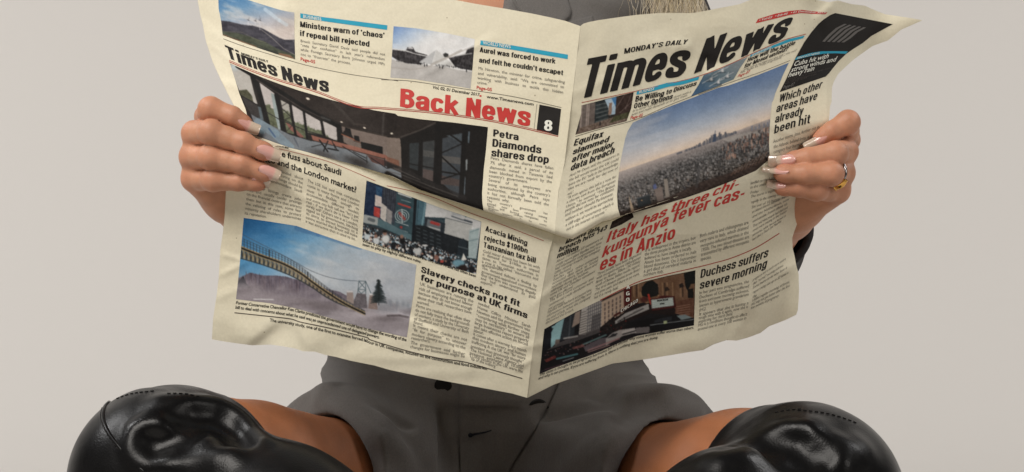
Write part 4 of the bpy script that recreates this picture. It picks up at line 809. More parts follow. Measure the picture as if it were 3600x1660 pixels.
# ------------------------------------------------------------------ inks
ink_black = mat('black_ink', (.018, .016, .015), .65, .18); ink_text = mat('text_ink', (.21, .195, .165), .7, .2)
ink_red = mat('red_ink', tuple(lin((.75, .22, .20))), .6, .3); ink_teal = mat('teal_ink', tuple(lin((.17, .62, .74))), .6, .3)
ink_white = mat('reversed_white', tuple(lin((.90, .90, .86))), .7, .2); ink_rule = mat('rule_ink', (.10, .085, .07), .7, .2); ink_rred = mat('fine_red_rule', tuple(lin((.66, .28, .24))), .7, .2)
ink_grey = mat('grey_tint', tuple(lin((.42, .41, .40))), .7, .2); ink_dim = mat('dim_ink', tuple(lin((.27, .25, .24))), .7, .2)
BK, BT, BR, BTe, BW, BRu, BRr = [Ink(0) for _ in range(7)]
FK, FT, FR, FTe, FW, FRu, FRr, FB, FG, FD = [Ink(1) for _ in range(10)]
# ---- back page, above the fold
strip(BTe, 'A', [(1240, 155), (1500, 199), (1800, 237), (2250, 295)], [(1240, 210), (1500, 245), (1800, 287), (2245, 348)])
set_line(BW, 'A', 'BUSINESS', [(1270, 206), (1485, 243)], 36, 'font', off=.012, lift=.00044)
set_line(BK, 'A', 'Ministers warn of ‘chaos’', [(1238, 312), (1590, 365), (2215, 445)], 64, lean=(0, .05))
set_line(BK, 'A', 'if repeal bill rejected', [(1236, 415), (1560, 470), (2040, 543)], 64, lean=(0, .05))
para(BT, 'A', [('Brexit Secretary David Davis said people did not', (1240, 488), (2225, 648)), ('“vote for confusion” in last year’s referendum', (1240, 537), (2222, 703)), ('while Foreign Secretary Boris Johnson urged MPs', (1240, 588), (2220, 760)), ('not to “frustrate” the process.', (1243, 643), (1825, 750))], 31)
set_line(BR, 'A', 'Page-05', [(1240, 700), (1415, 738)], 36, 'font', off=.016)
set_line(BK, 'A', 'Times News', [(404, 672), (545, 735), (740, 808), (960, 888), (1050, 928), (1170, 965), (1350, 1030), (1572, 1072)], 152, h1=168, lean=(-.30, -.06), wt=1.12)
set_line(BK, 'A', 'MONDAY’S DAILY', [(556, 632), (700, 680), (865, 727)], 25, lean=(-.15, -.1))
rule(BRu, 'A', [(345, 450), (560, 530), (900, 635), (1300, 755), (1800, 860), (2376, 940)], 5)
rule(BRu, 'B', [(0, 595), (250, 605), (500, 640), (900, 700), (1300, 765), (1710, 860)], 4.5)
dr = lambda dy: np.vstack([zp('A', [(415, 700 + dy), (700, 820 + dy), (1000, 925 + dy), (1400, 1045 + dy)]), zp('B', [(-250, 838 + dy * .8), (0, 858 + dy * .8), (500, 900 + dy * .8), (1000, 970 + dy * .8), (1300, 1032 + dy * .8), (1680, 1120 + dy * .8)])])
Z['W1'] = (0, 0, 1.0)
rule(BRr, 'W1', dr(0), 1.3); rule(BRr, 'W1', dr(17), 1.9)
strip(BTe, 'B', [(945, 222), (1200, 262), (1500, 312), (1773, 358)], [(940, 265), (1200, 303), (1500, 354), (1770, 400)])
set_line(BW, 'B', 'WORLD NEWS', [(966, 261), (1230, 298)], 33, 'font', off=.012, lift=.00044)
set_line(BK, 'B', 'Aurel was forced to work', [(935, 333), (1250, 384), (1652, 443)], 48, lean=(.06, .09)); set_line(BK, 'B', 'and felt he couldn’t escapet', [(928, 430), (1300, 484), (1725, 553)], 48, lean=(.06, .1))
para(BT, 'B', [('Ms Newton, the minister for crime, safeguarding', (920, 497), (1742, 632)), ('and vulnerability, said: “We are committed to', (917, 545), (1735, 678)), ('working with business to tackle this hidden', (913, 588), (1728, 728)), ('crime.”', (910, 633), (1025, 648))], 27, (.06, .1))
set_line(BR, 'B', 'Page-05', [(903, 682), (1052, 705)], 30, 'font', (.08, .08), off=.016)
set_line(BK, 'B', 'Vol, 02, 01 December 2017', [(485, 678), (930, 752)], 28, 'font', (.25, .25), off=.010); strip(BR, 'B', [(933, 740), (953, 743)], [(932, 756), (952, 758)])
set_line(BK, 'B', 'www.Timesnews.com', [(1000, 768), (1448, 842)], 28, 'font', (.06, .08), off=.014)
set_line(BR, 'B', 'Back News', [(178, 850), (450, 890), (720, 930), (960, 965), (1180, 1000), (1410, 1040)], 172, h1=182, lean=(.04, .08), wt=1.1)
for i in range(24):
    x = 1478 - i * 1.15; y = 830 + i * 10; strip(BRu, 'B', [(x - 3, y), (x + 3, y)], [(x - 3, y + 5), (x + 3, y + 5)], n=2)
strip(BK, 'B', [(1503, 832), (1600, 850), (1708, 874)], [(1475, 1076), (1570, 1098), (1680, 1125)]); set_line(BW, 'B', '8', [(1545, 1077), (1622, 1084)], 100, lean=(.06, .06), lift=.00044, wt=1.05)
set_line(BK, 'D', 'Petra', [(965, 205), (1195, 243)], 64, lean=(.06, .06)); set_line(BK, 'D', 'Diamonds', [(957, 297), (1400, 362)], 70, lean=(.07, .08)); set_line(BK, 'D', 'shares drop', [(947, 385), (1468, 452)], 70, lean=(.08, .1))
para(BT, 'D', [('Petra Diamonds shares have fallen', (940, 413), (1513, 508)), ('7% after it said, a parcel of its', (937, 455), (1508, 550)), ('diamonds mined in Tanzania had', (932, 497), (1503, 590)), ('been blocked from export by the', (929, 535), (1498, 632)), ('country’s government.', (925, 573), (1280, 630)), ('Several of its employees are', (922, 612), (1488, 713)), ('being questioned by the country’s', (918, 652), (1483, 755)), ('authorities, although Petra says', (914, 692), (1477, 795)), ('it has not formally been told the', (910, 730), (1471, 838)), ('reasons why.', (908, 768), (1113, 806))], 26, (.08, .12), panel=0)
para(BT, 'D', [('The country’s government has', (908, 797), (1460, 918)), ('passed new laws raising mining', (910, 822), (1455, 955)), ('taxes and forcing companies to', (912, 843), (1452, 988))], 21, (.08, .12), panel=0)
para(BT, 'D', [('renegotiate contracts.', (916, 860), (1235, 942)), ('Petra’s operations in the country', (920, 876), (1450, 1022))], 15, (.1, .12), panel=0)
# ---- back page, below the fold
rule(BRr, 'D', [(0, 655), (200, 698), (420, 760), (740, 895), (1000, 990), (1425, 1155)], 5, 1); rule(BRr, 'E', [(690, 135), (1000, 210), (1300, 300), (1751, 490)], 5, 1)
set_line(BK, 'E', 'will be announced.', [(480, 38), (640, 92), (803, 143)], 27, 'font', (.2, .2), off=.014, panel=1)
set_line(BK, 'E', 'e fuss about Saudi', [(716, 218), (900, 268), (1130, 345), (1375, 430)], 66, 'font', (.03, .08), off=.020, panel=1)
set_line(BK, 'E', 'Aramco and the London market?', [(350, 238), (640, 300), (940, 395), (1230, 500), (1540, 622)], 66, 'font', (0, .1), off=.020, panel=1)
para(BT, 'E', [('been divided about', (585, 358), (955, 480)), ('for listing on the', (640, 420), (950, 525)), ('exchange should be', (630, 460), (945, 573)), ('accommodate Saudi', (590, 497), (943, 620)), ('Greater listings create jobs,', (400, 562), (940, 710)), ('fees and usually confer prestige', (340, 600), (940, 748)), ('on the financial centre that attracts', (333, 645), (938, 795)), ('them but in this case, some fear', (328, 700), (935, 835)), ('the relaxing of rules to protect', (322, 752), (933, 880)), ('minority shareholders undermines', (316, 805), (930, 920)), ('its reputation.', (312, 855), (555, 897))], 30, (.06, .08), panel=1)
para(BT, 'E', [('The LSE has said that companies', (1003, 498), (1575, 725)), ('come in many forms and London', (1000, 548), (1570, 770)), ('must be flexible enough to', (995, 600), (1567, 812)), ('accommodate different models', (990, 640), (1565, 858)), ('and some city folk tell me “let’s get', (988, 690), (1562, 900)), ('real - if we don’t do it New York', (988, 728), (1560, 945)), ('surely will”.Others see it as London,', (988, 770), (1557, 990)), ('egged on by government, hitching', (988, 812), (1555, 1032)), ('its skirts to attract business to a', (986, 855), (1553, 1072)), ('centre worried that Brexit will make', (983, 900), (1550, 1110)), ('it less attractive than it used to be.', (980, 945), (1532, 1145))], 30, (.08, .1), panel=1)
set_line(BK, 'F', 'When it comes to doing business with the UK, Saudi Arabia has often been', [(85, 648), (320, 716), (560, 782), (820, 865), (1118, 970)], 24, 'font', (.2, .2), off=.014, panel=1); set_line(BK, 'F', 'seen to play by slightly different rules.', [(86, 678), (340, 750), (622, 840)], 24, 'font', (.2, .2), off=.014, panel=1)
set_line(BK, 'F', 'Acacia Mining', [(1203, 548), (1390, 612), (1582, 682)], 49, lean=(.12, .14), panel=1, wt=.92); set_line(BK, 'F', 'rejects $190bn', [(1192, 628), (1390, 690), (1585, 752)], 49, lean=(.12, .14), panel=1, wt=.92); set_line(BK, 'F', 'Tanzanian tax bill', [(1185, 695), (1420, 768), (1658, 840)], 49, lean=(.12, .14), panel=1, wt=.92)
para(BT, 'F', [('Gold miner Acacia has been hit with', (1180, 740), (1697, 893)), ('a demand for $190bn in unpaid', (1178, 768), (1692, 928)), ('taxes to Tanzanian authorities in', (1175, 802), (1686, 965)), ('a row it has called “inaccurate and', (1172, 835), (1682, 998)), ('unexplainable”.', (1170, 862), (1390, 920)), ('The demand follows a finding by', (1170, 890), (1670, 1060)), ('government-appointed committees', (1167, 925), (1665, 1095)), ('that the firm was operating illegally', (1164, 955), (1660, 1130)), ('and had understated its gold', (1160, 985), (1656, 1165)), ('exports.', (1158, 1018), (1270, 1050))], 25, (.12, .14), panel=1)
set_line(BK, 'G', 'Former Conservative Chancellor Ken Clarke predicted the government would have to change the wording of the', [(210, 782), (430, 808), (640, 832), (800, 868), (1000, 922), (1300, 1004), (1635, 1094)], 26, 'font', (.22, .24), off=.014, panel=1)
set_line(BK, 'G', 'bill to deal with concerns about what he said was an unprecedented use of delegated powers.', [(205, 820), (500, 858), (700, 888), (900, 936), (1100, 987), (1410, 1072)], 26, 'font', (.22, .24), off=.014, panel=1)
rl = np.vstack([zp('G', [(200, 855), (440, 880), (640, 902), (700, 915), (760, 935), (1000, 985), (1300, 1060)]), zp('H', [(10, 676), (300, 763), (560, 822), (760, 852), (950, 905), (1225, 985)])])
rule(BRu, 'W1', rl, 2.3, 1)
ul = np.vstack([zp('G', [(495, 928), (640, 948), (790, 978), (1000, 1026), (1300, 1098)]), zp('H', [(0, 705), (260, 778), (520, 835), (730, 878), (945, 916)])])
set_line(BK, 'W1', 'The university study, one of the first to examine forced labour in UK companies, focused on the construction and food industries.', ul, 8.0, 'font', (.05, .1), off=.015, panel=1)
set_line(BK, 'H', 'Slavery checks not fit', [(410, 130), (715, 232), (960, 318), (1200, 408)], 47, lean=(.16, .18), panel=1); set_line(BK, 'H', 'for purpose at UK firms', [(406, 192), (530, 238), (820, 332), (1050, 420), (1262, 502)], 48, lean=(.16, .18), panel=1)
para(BT, 'H', [('UK businesses are running the', (400, 232), (830, 375)), ('risk of employing forced labour', (393, 270), (825, 405)), ('because they do not know enough', (388, 303), (820, 437)), ('about their staff, researchers have', (381, 340), (815, 467)), ('warned.', (377, 378), (478, 402)), ('Firms are realising that often they', (370, 408), (805, 533)), ('do not fully trace the backgrounds', (363, 443), (800, 563)), ('of workers, a study by the University', (358, 478), (796, 593)), ('of Sheffield and University of Bath', (353, 513), (793, 622)), ('found.', (351, 540), (428, 562)), ('It means their checks are not', (346, 567), (780, 685)), ('“fit for purpose” to uncover', (340, 600), (773, 718)), ('modern slavery according to the', (336, 636), (768, 750)), ('researchers.', (331, 668), (485, 697)), ('The government said further', (327, 705), (763, 798)), ('changes for businesses might be', (322, 738), (762, 818))], 24, (.15, .17), panel=1)
para(BT, 'H', [('needed.', (868, 388), (963, 422)), ('Home Office Minister Sarah', (862, 420), (1290, 580)), ('Newton said the government was', (857, 453), (1286, 607)), ('“considering what further steps', (852, 485), (1281, 637)), ('may be necessary” to ensure all', (846, 515), (1278, 665)), ('large businesses report properly', (840, 545), (1272, 695)), ('and take effective action on forced', (836, 578), (1268, 722)), ('labour.', (832, 608), (915, 632)), ('It comes after a warning last month', (828, 635), (1258, 775)), ('that modern slavery and human', (822, 665), (1252, 807)), ('trafficking in the UK was “far more', (815, 697), (1248, 835)), ('prevalent than previously thought”.', (809, 733), (1240, 865)), ('The National Crime Agency said', (805, 762), (1236, 893)), ('previous estimates of 10,000-', (801, 788), (1232, 915)), ('13,000 victims in the UK were the', (800, 808), (1228, 940)), ('“tip of the iceberg”.', (800, 830), (1025, 902))], 24, (.17, .19), panel=1)
# ---- front page, above the fold
set_line(FK, 'I', 'MONDAY’S DAILY', [(662, 537), (800, 510), (940, 483), (1100, 455), (1280, 438)], 54, h1=46, lean=(.08, .5), wt=.9)
set_line(FK, 'I', 'Times News', [(205, 992), (400, 945), (510, 918), (640, 890), (860, 832), (960, 800), (1070, 782), (1200, 765), (1330, 745), (1410, 715), (1500, 690), (1620, 640), (1720, 600), (1850, 562), (1970, 498), (2120, 440), (2250, 385)], 405, h1=308, lean=(.24, .46), wt=1.1)
rule(FRr, 'I', [(240, 1022), (700, 925), (1100, 835), (1400, 760), (1700, 645), (2000, 505), (2250, 400), (2470, 340)], 6)
strip(FTe, 'I', [(790, 912), (930, 870), (1090, 825), (1250, 805), (1410, 762)], [(785, 945), (960, 905), (1100, 865), (1250, 840), (1400, 795)])
set_line(FW, 'I', 'BUSINESS', [(808, 930), (960, 893)], 28, 'font', (.2, .2), off=.012, lift=.00044)
set_line(FK, 'I', 'Be Willing to Discuss', [(772, 1015), (1060, 950), (1220, 898), (1375, 850)], 57, h1=47, lean=(.15, .4)); set_line(FK, 'I', 'Other Options', [(758, 1082), (950, 1034), (1140, 980)], 54, h1=50, lean=(.15, .3))
para(FT, 'I', [('It is never a good idea to sit down with a', (745, 1118), (1325, 922)), ('boss and make demands or to give them.', (733, 1155), (1293, 955))], 26, (.3, .5)); set_line(FR, 'I', 'Page-05', [(720, 1190), (845, 1160)], 32, 'font', (.3, .3), off=.014)
rule(FRu, 'K', [(205, 495), (420, 432), (640, 375), (800, 322), (1000, 232), (1200, 153), (1480, 45)], 4); rule(FRu, 'I', [(1400, 945), (1700, 828), (2000, 725), (2315, 602)], 4)
strip(FTe, 'I', [(1922, 545), (2100, 470), (2300, 390), (2458, 355)], [(1912, 567), (2110, 490), (2310, 416), (2443, 381)]); set_line(FW, 'I', 'WORLD NEWS', [(1928, 560), (2125, 480)], 20, 'font', (.4, .4), off=.01, lift=.00044)
set_line(FK, 'I', 'How will the battle', [(1885, 620), (2100, 532), (2355, 446)], 46, lean=(.35, .5)); set_line(FK, 'I', 'for Mosul unfold?', [(1853, 680), (2060, 595), (2285, 505)], 46, lean=(.35, .5))
para(FT, 'I', [('“Our job is to improve this bill,” she told', (1835, 705), (2370, 510)), ('BBC Radio 4’s Today programme. ”', (1815, 732), (2250, 570))], 24, (.5, .6)); set_line(FR, 'I', 'Page-07', [(1788, 772), (1905, 727)], 30, 'font', (.5, .5), off=.014)
strip(FR, 'J', [(155, 160), (300, 115), (420, 92), (520, 83), (600, 94), (735, 105)], [(135, 195), (300, 155), (420, 125), (510, 109), (600, 116), (715, 120)]); set_line(FW, 'J', '• Vol-03   • Edi-05   • 01 December 2017', [(158, 181), (300, 143), (420, 115), (515, 101), (600, 108), (715, 115)], 22, h1=10, kind='font', lean=(.5, .5), off=.006, lift=.00044)
bl = [(800, 110), (760, 125), (700, 165), (660, 200), (600, 270), (540, 355), (470, 480), (430, 570), (390, 660), (335, 770)]; br = [(1280, 203), (1215, 238), (1100, 302), (1030, 360), (950, 410), (890, 452), (830, 510), (780, 570), (750, 610), (720, 640)]
strip(FB, 'J', bl, br, n=90)
strip(FTe, 'J', [(478, 478), (580, 447), (680, 430), (780, 428), (905, 430)], [(460, 502), (600, 467), (700, 449), (800, 446), (888, 450)], lift=.00044); set_line(FW, 'J', 'FINANCE NEWS', [(478, 496), (590, 466), (665, 452)], 17, 'font', (.5, .5), off=.008, lift=.0006)
set_line(FW, 'J', 'Cuba hit with', [(448, 556), (590, 520), (740, 484)], 42, 'font', (.4, .5), off=.010, lift=.00044); set_line(FW, 'J', 'strong winds and', [(426, 604), (600, 555), (802, 512)], 42, 'font', (.4, .5), off=.010, lift=.00044); set_line(FW, 'J', 'heavy rain', [(404, 648), (500, 620), (620, 588)], 42, 'font', (.4, .45), off=.010, lift=.00044)
para(FD, 'J', [('hurricane Irma is moving away from', (390, 672), (755, 575)), ('the coast of northern Cuba', (380, 690), (640, 625)), ('with strong winds', (372, 708), (560, 655))], 17, (.4, .5))
set_line(FG, 'J', 'Page-07', [(360, 746), (455, 716)], 28, 'font', (.35, .35), off=.008, lift=.00044)
for i in range(5):
    x = 875 + i * 40; y = 200 + i * 7; x2 = 690 + i * 40; y2 = 348 + i * 1.5
    strip(FG, 'J', [(x, y), (x - 70, y + 35), (x - 130, y + 88), (x2, y2)], [(x + 22, y + 3), (x - 46, y + 40), (x - 106, y + 92), (x2 + 22, y2 + 2)], lift=.00044)
set_line(FK, 'J', 'Which other', [(328, 857), (505, 800), (600, 765), (680, 735)], 68, h1=70, lean=(.2, .34), wt=.88); set_line(FK, 'J', 'areas have', [(303, 942), (480, 888), (642, 832)], 73, lean=(.2, .26), wt=.88); set_line(FK, 'J', 'already', [(293, 1030), (420, 990), (528, 955)], 72, lean=(.18, .2), wt=.88); set_line(FK, 'J', 'been hit', [(287, 1118), (460, 1062), (585, 1030)], 74, h1=80, lean=(.13, .14), wt=.88)
para(FT, 'R', [('Another storm, Jose, further out in', (280, 366), (665, 240)), ('the Atlantic behind Irma, is a', (283, 410), (600, 318)), ('category four hurricane', (283, 452), (545, 375))], 29, (.1, .16))
set_line(FK, 'K', 'Equifax', [(188, 580), (440, 498)], 60, lean=(.3, .34)); set_line(FK, 'K', 'slammed', [(178, 655), (490, 540)], 54, h1=52, lean=(.3, .34)); set_line(FK, 'K', 'after major', [(170, 724), (350, 655), (528, 585)], 58, lean=(.3, .34)); set_line(FK, 'K', 'data breach', [(160, 797), (350, 720), (538, 638)], 62, lean=(.28, .3))
para(FT, 'K', [('And Mr Davis said the measures in', (153, 848), (585, 655)), ('the bill would mean the UK could', (148, 887), (578, 700)), ('leave the EU “safe in the knowledge', (142, 928), (574, 738)), ('that we are ready for day one of', (138, 965), (570, 778)), ('exit”.', (135, 1008), (190, 985)), ('“A vote against this bill is a vote for', (132, 1042), (557, 852)), ('a chaotic exit from the European', (126, 1080), (552, 890)), ('Union,” he warned. “The British', (120, 1118), (547, 930))], 25, (.28, .3), panel=0)
para(FT, 'L', [('people did not vote for confusion', (205, 442), (612, 258)), ('and neither should Parliament.', (203, 480), (608, 297)), ('without it, we would be approaching', (207, 520), (605, 335)), ('a cliff edge of uncertainty which is', (208, 562), (610, 378)), ('not in the interest of anyone.”', (215, 600), (550, 442))], 26, (.2, .15), panel=0)
# ---- front page, below the fold
q1 = dict(panel=None)
set_line(FR, 'L', 'Italy has three chi-', [(545, 702), (760, 603), (850, 560), (1040, 475), (1095, 447), (1390, 340), (1440, 310), (1650, 235)], 97, h1=82, lean=(.36, .5), wt=.94, panel=1); set_line(FR, 'L', 'kungunya fever cas-', [(510, 825), (800, 672), (1050, 552), (1110, 528), (1395, 418), (1460, 400), (1700, 322)], 97, h1=112, lean=(.34, .28), wt=.94, panel=1); set_line(FR, 'L', 'es in Anzio', [(488, 937), (620, 880), (670, 852), (770, 805), (805, 785), (1120, 660)], 114, lean=(.25, .15), wt=.94, panel=1)
set_line(FK, 'L', 'Massive data', [(205, 712), (345, 650), (485, 590)], 40, lean=(.4, .4), panel=1); set_line(FK, 'L', 'breach hits 143', [(150, 777), (350, 692), (550, 588)], 44, lean=(.35, .35), panel=1); set_line(FK, 'L', 'million', [(136, 830), (312, 757)], 48, lean=(.3, .3), panel=1)
para(FT, 'L', [('About 143 million US customers of', (130, 868), (517, 670)), ('credit report giant Equifax may have', (125, 900), (508, 705)), ('had information compromised in a', (120, 930), (500, 738)), ('cyber security breach, the company', (115, 960), (497, 765)), ('has disclosed.', (110, 990), (255, 917)), ('Equifax said cyber-criminals', (105, 1020), (483, 825)), ('accessed data such as Social', (97, 1050), (477, 855)), ('security numbers, birth dates and', (90, 1082), (470, 885)), ('addresses during the incident.', (85, 1115), (400, 947)), ('some UK and Canadian customers', (80, 1145), (455, 945)), ('were also affected.', (75, 1175), (270, 1072))], 24, (.3, .3), panel=1)
para(FT, 'M', [('The firm’s core consumer and', (217, 388), (585, 195)), ('commercial credit databases were', (210, 425), (580, 225)), ('not accessed.', (207, 455), (340, 390)), ('Equifax said hackers accessed the', (200, 482), (567, 290)), ('information between mid-May and', (193, 515), (563, 320)), ('the end of July, when the company', (188, 547), (560, 350)), ('discovered the breach.', (183, 573), (420, 455))], 24, (.28, .28), panel=1)
para(FT, 'L', [('Three people have been diagnosed', (473, 975), (840, 795)), ('with mosquito-borne chikungunya', (467, 1008), (837, 828)), ('fever in Anzio, 50km (30 miles)', (463, 1040), (833, 860)), ('south of Rome, Italian media report.', (458, 1072), (830, 893)), ('The viral disease causes acute fever', (455, 1105), (828, 928)), ('and joint pain, and there is no cure,', (450, 1138), (826, 963)), ('but it is rarely fatal.', (446, 1170), (650, 1080))], 25, (.22, .2), panel=1)
para(FT, 'L', [('It is widespread in the tropics, but', (873, 775), (1295, 668)), ('the three people in Anzio district are', (870, 808), (1298, 707)), ('believed to have caught it locally.', (868, 843), (1265, 755)), ('Anzio has been ordered to halt', (866, 878), (1303, 785)), ('blood donations. On 3 September', (864, 912), (1302, 825)), ('a girl died of cerebral malaria in', (862, 948), (1300, 858)), ('northern Italy.', (860, 982), (1030, 945))], 27, (.14, .1), panel=1)
para(FT, 'L', [('Both malaria and chikungunya are', (1330, 655), (1738, 540)), ('very rare in Italy, which drained', (1333, 698), (1738, 580)), ('mosquito-infested marshes in the', (1336, 738), (1740, 622)), ('1950s. The two blood diseases are', (1340, 775), (1742, 660)), ('transmitted by different mosquito', (1340, 812), (1742, 697)), ('species.', (1336, 850), (1430, 828))], 29, (.1, .08), panel=1)
rule(FRr, 'L', [(500, 1178), (700, 1078), (860, 1010), (1100, 950), (1300, 905), (1450, 868), (1600, 825), (1800, 740), (1996, 620)], 7, 1)
set_line(FK, 'L', 'Duchess suffers', [(1335, 995), (1500, 950), (1660, 900), (1780, 862), (1895, 815)], 73, h1=82, lean=(.14, .24), wt=.9, panel=1); set_line(FK, 'L', 'severe morning', [(1328, 1087), (1500, 1045), (1640, 1000), (1760, 955), (1885, 905)], 74, h1=80, lean=(.14, .24), wt=.9, panel=1)
para(FT, 'O', [('landfall on the Atlantic coast', (482, 312), (900, 215)), ('in the state of Florida on', (480, 365), (900, 262)), ('Friday.', (480, 428), (590, 405)), ('The storm is expected to', (485, 478), (880, 368)), ('rapidly in the coming hours', (488, 546), (890, 430)), ('Six out of 10 homes on', (495, 607), (910, 478)), ('an island shared between France', (500, 667), (950, 460)), ('and the Netherlands, now', (505, 724), (955, 502)), ('uninhabitable. French officials say.', (507, 782), (940, 555)), ('They said nine people had died and', (510, 840), (938, 605)), ('seven were missing in the French', (508, 895), (925, 650)), ('territories, while two are known to', (506, 952), (918, 705)), ('have died in Dutch Sint Maarten.', (505, 1007), (865, 770))], 34, (.22, .26), panel=1)
para(FT, 'N', [('In her past two pregnancies, the', (150, 660), (602, 553)), ('Duchess of Cambridge suffered', (150, 700), (602, 595)), ('from extreme morning sickness,', (150, 738), (600, 633)), ('known as hyperemesis gravidarum', (150, 777), (598, 670)), ('(HG).', (150, 817), (215, 800)), ('It appears that she is having a', (148, 855), (597, 748)), ('tough time with it again, now she is', (145, 887), (593, 782)), ('expecting her third child.', (142, 920), (455, 847)), ('HG is a condition thought to affect', (138, 952), (583, 850)), ('around one in every 100 women in', (135, 990), (578, 885))], 28, (.12, .18), panel=1)
para(FT, 'N', [('pregnancy and is much more severe', (635, 540), (935, 345)), ('than “normal” morning sickness.', (637, 577), (915, 402)), ('Some mums-to-be who have it', (635, 612), (945, 427)), ('report being sick up to 50 times a', (635, 655), (957, 472)), ('day.', (635, 692), (675, 676)), ('Unlike regular morning sickness,', (630, 728), (970, 552)), ('HG may not get better after the first', (622, 765), (970, 590)), ('few months of pregnancy.', (618, 798), (875, 677))], 27, (.25, .3), panel=1)
set_line(FK, 'M', 'The cause is thought to be pregnancy hormones but it is unclear why some women suffer worse than others', [(132, 1005), (300, 944), (450, 890), (600, 838), (700, 795), (780, 748), (900, 702), (1100, 660), (1420, 608)], 23, 'font', (.2, .12), off=.008, panel=1); set_line(FK, 'M', 'and why it can persist. If you are suffering from it, there is nothing that you are doing.', [(123, 1034), (300, 974), (450, 925), (600, 872), (720, 815), (830, 765), (980, 722), (1125, 687)], 23, 'font', (.2, .14), off=.008, panel=1)
# writing inside the theatre picture
for ch, x, y in (('A', 860, 278), ('G', 858, 332), ('O', 857, 384)): set_line(FW, 'M', ch, [(x, y), (x + 30, y - 6)], 32, lean=(0, 0), lift=.00044, panel=1)
set_line(FW, 'M', 'CHICAGO', [(812, 475), (870, 440), (905, 415), (955, 385)], 30, lean=(.1, .1), lift=.00044, panel=1, wt=.8); set_line(FG, 'M', 'PRESENT', [(915, 488), (975, 455)], 20, 'font', (.1, .1), lift=.00044, panel=1); set_line(FK, 'M', 'BRIAN REGAN', [(1118, 382), (1208, 370)], 14, lift=.00044, panel=1); set_line(FK, 'M', 'APRIL 2', [(1140, 408), (1190, 402)], 13, lift=.00044, panel=1)
for nm, ink, mt, gp in (('headline', BK, ink_black, 5), ('article_column', BT, ink_text, 4), ('red_headline', BR, ink_red, 0), ('section_bar', BTe, ink_teal, 0), ('reversed_lettering', BW, ink_white, 0), ('rule_line', BRu, ink_rule, 2), ('fine_red_rule', BRr, ink_rred, None)): ink.build(nm, mt, back_page, gp)
for nm, ink, mt, gp in (('feature_block', FB, ink_black, 0), ('headline', FK, ink_black, 1), ('article_column', FT, ink_text, 3), ('red_headline', FR, ink_red, 1), ('section_bar', FTe, ink_teal, 0), ('reversed_lettering', FW, ink_white, 4), ('rule_line', FRu, ink_rule, None), ('fine_red_rule', FRr, ink_rred, None), ('grey_lettering', FG, ink_grey, 3), ('dim_text', FD, ink_dim, 3)): ink.build(nm, mt, front_page, gp)
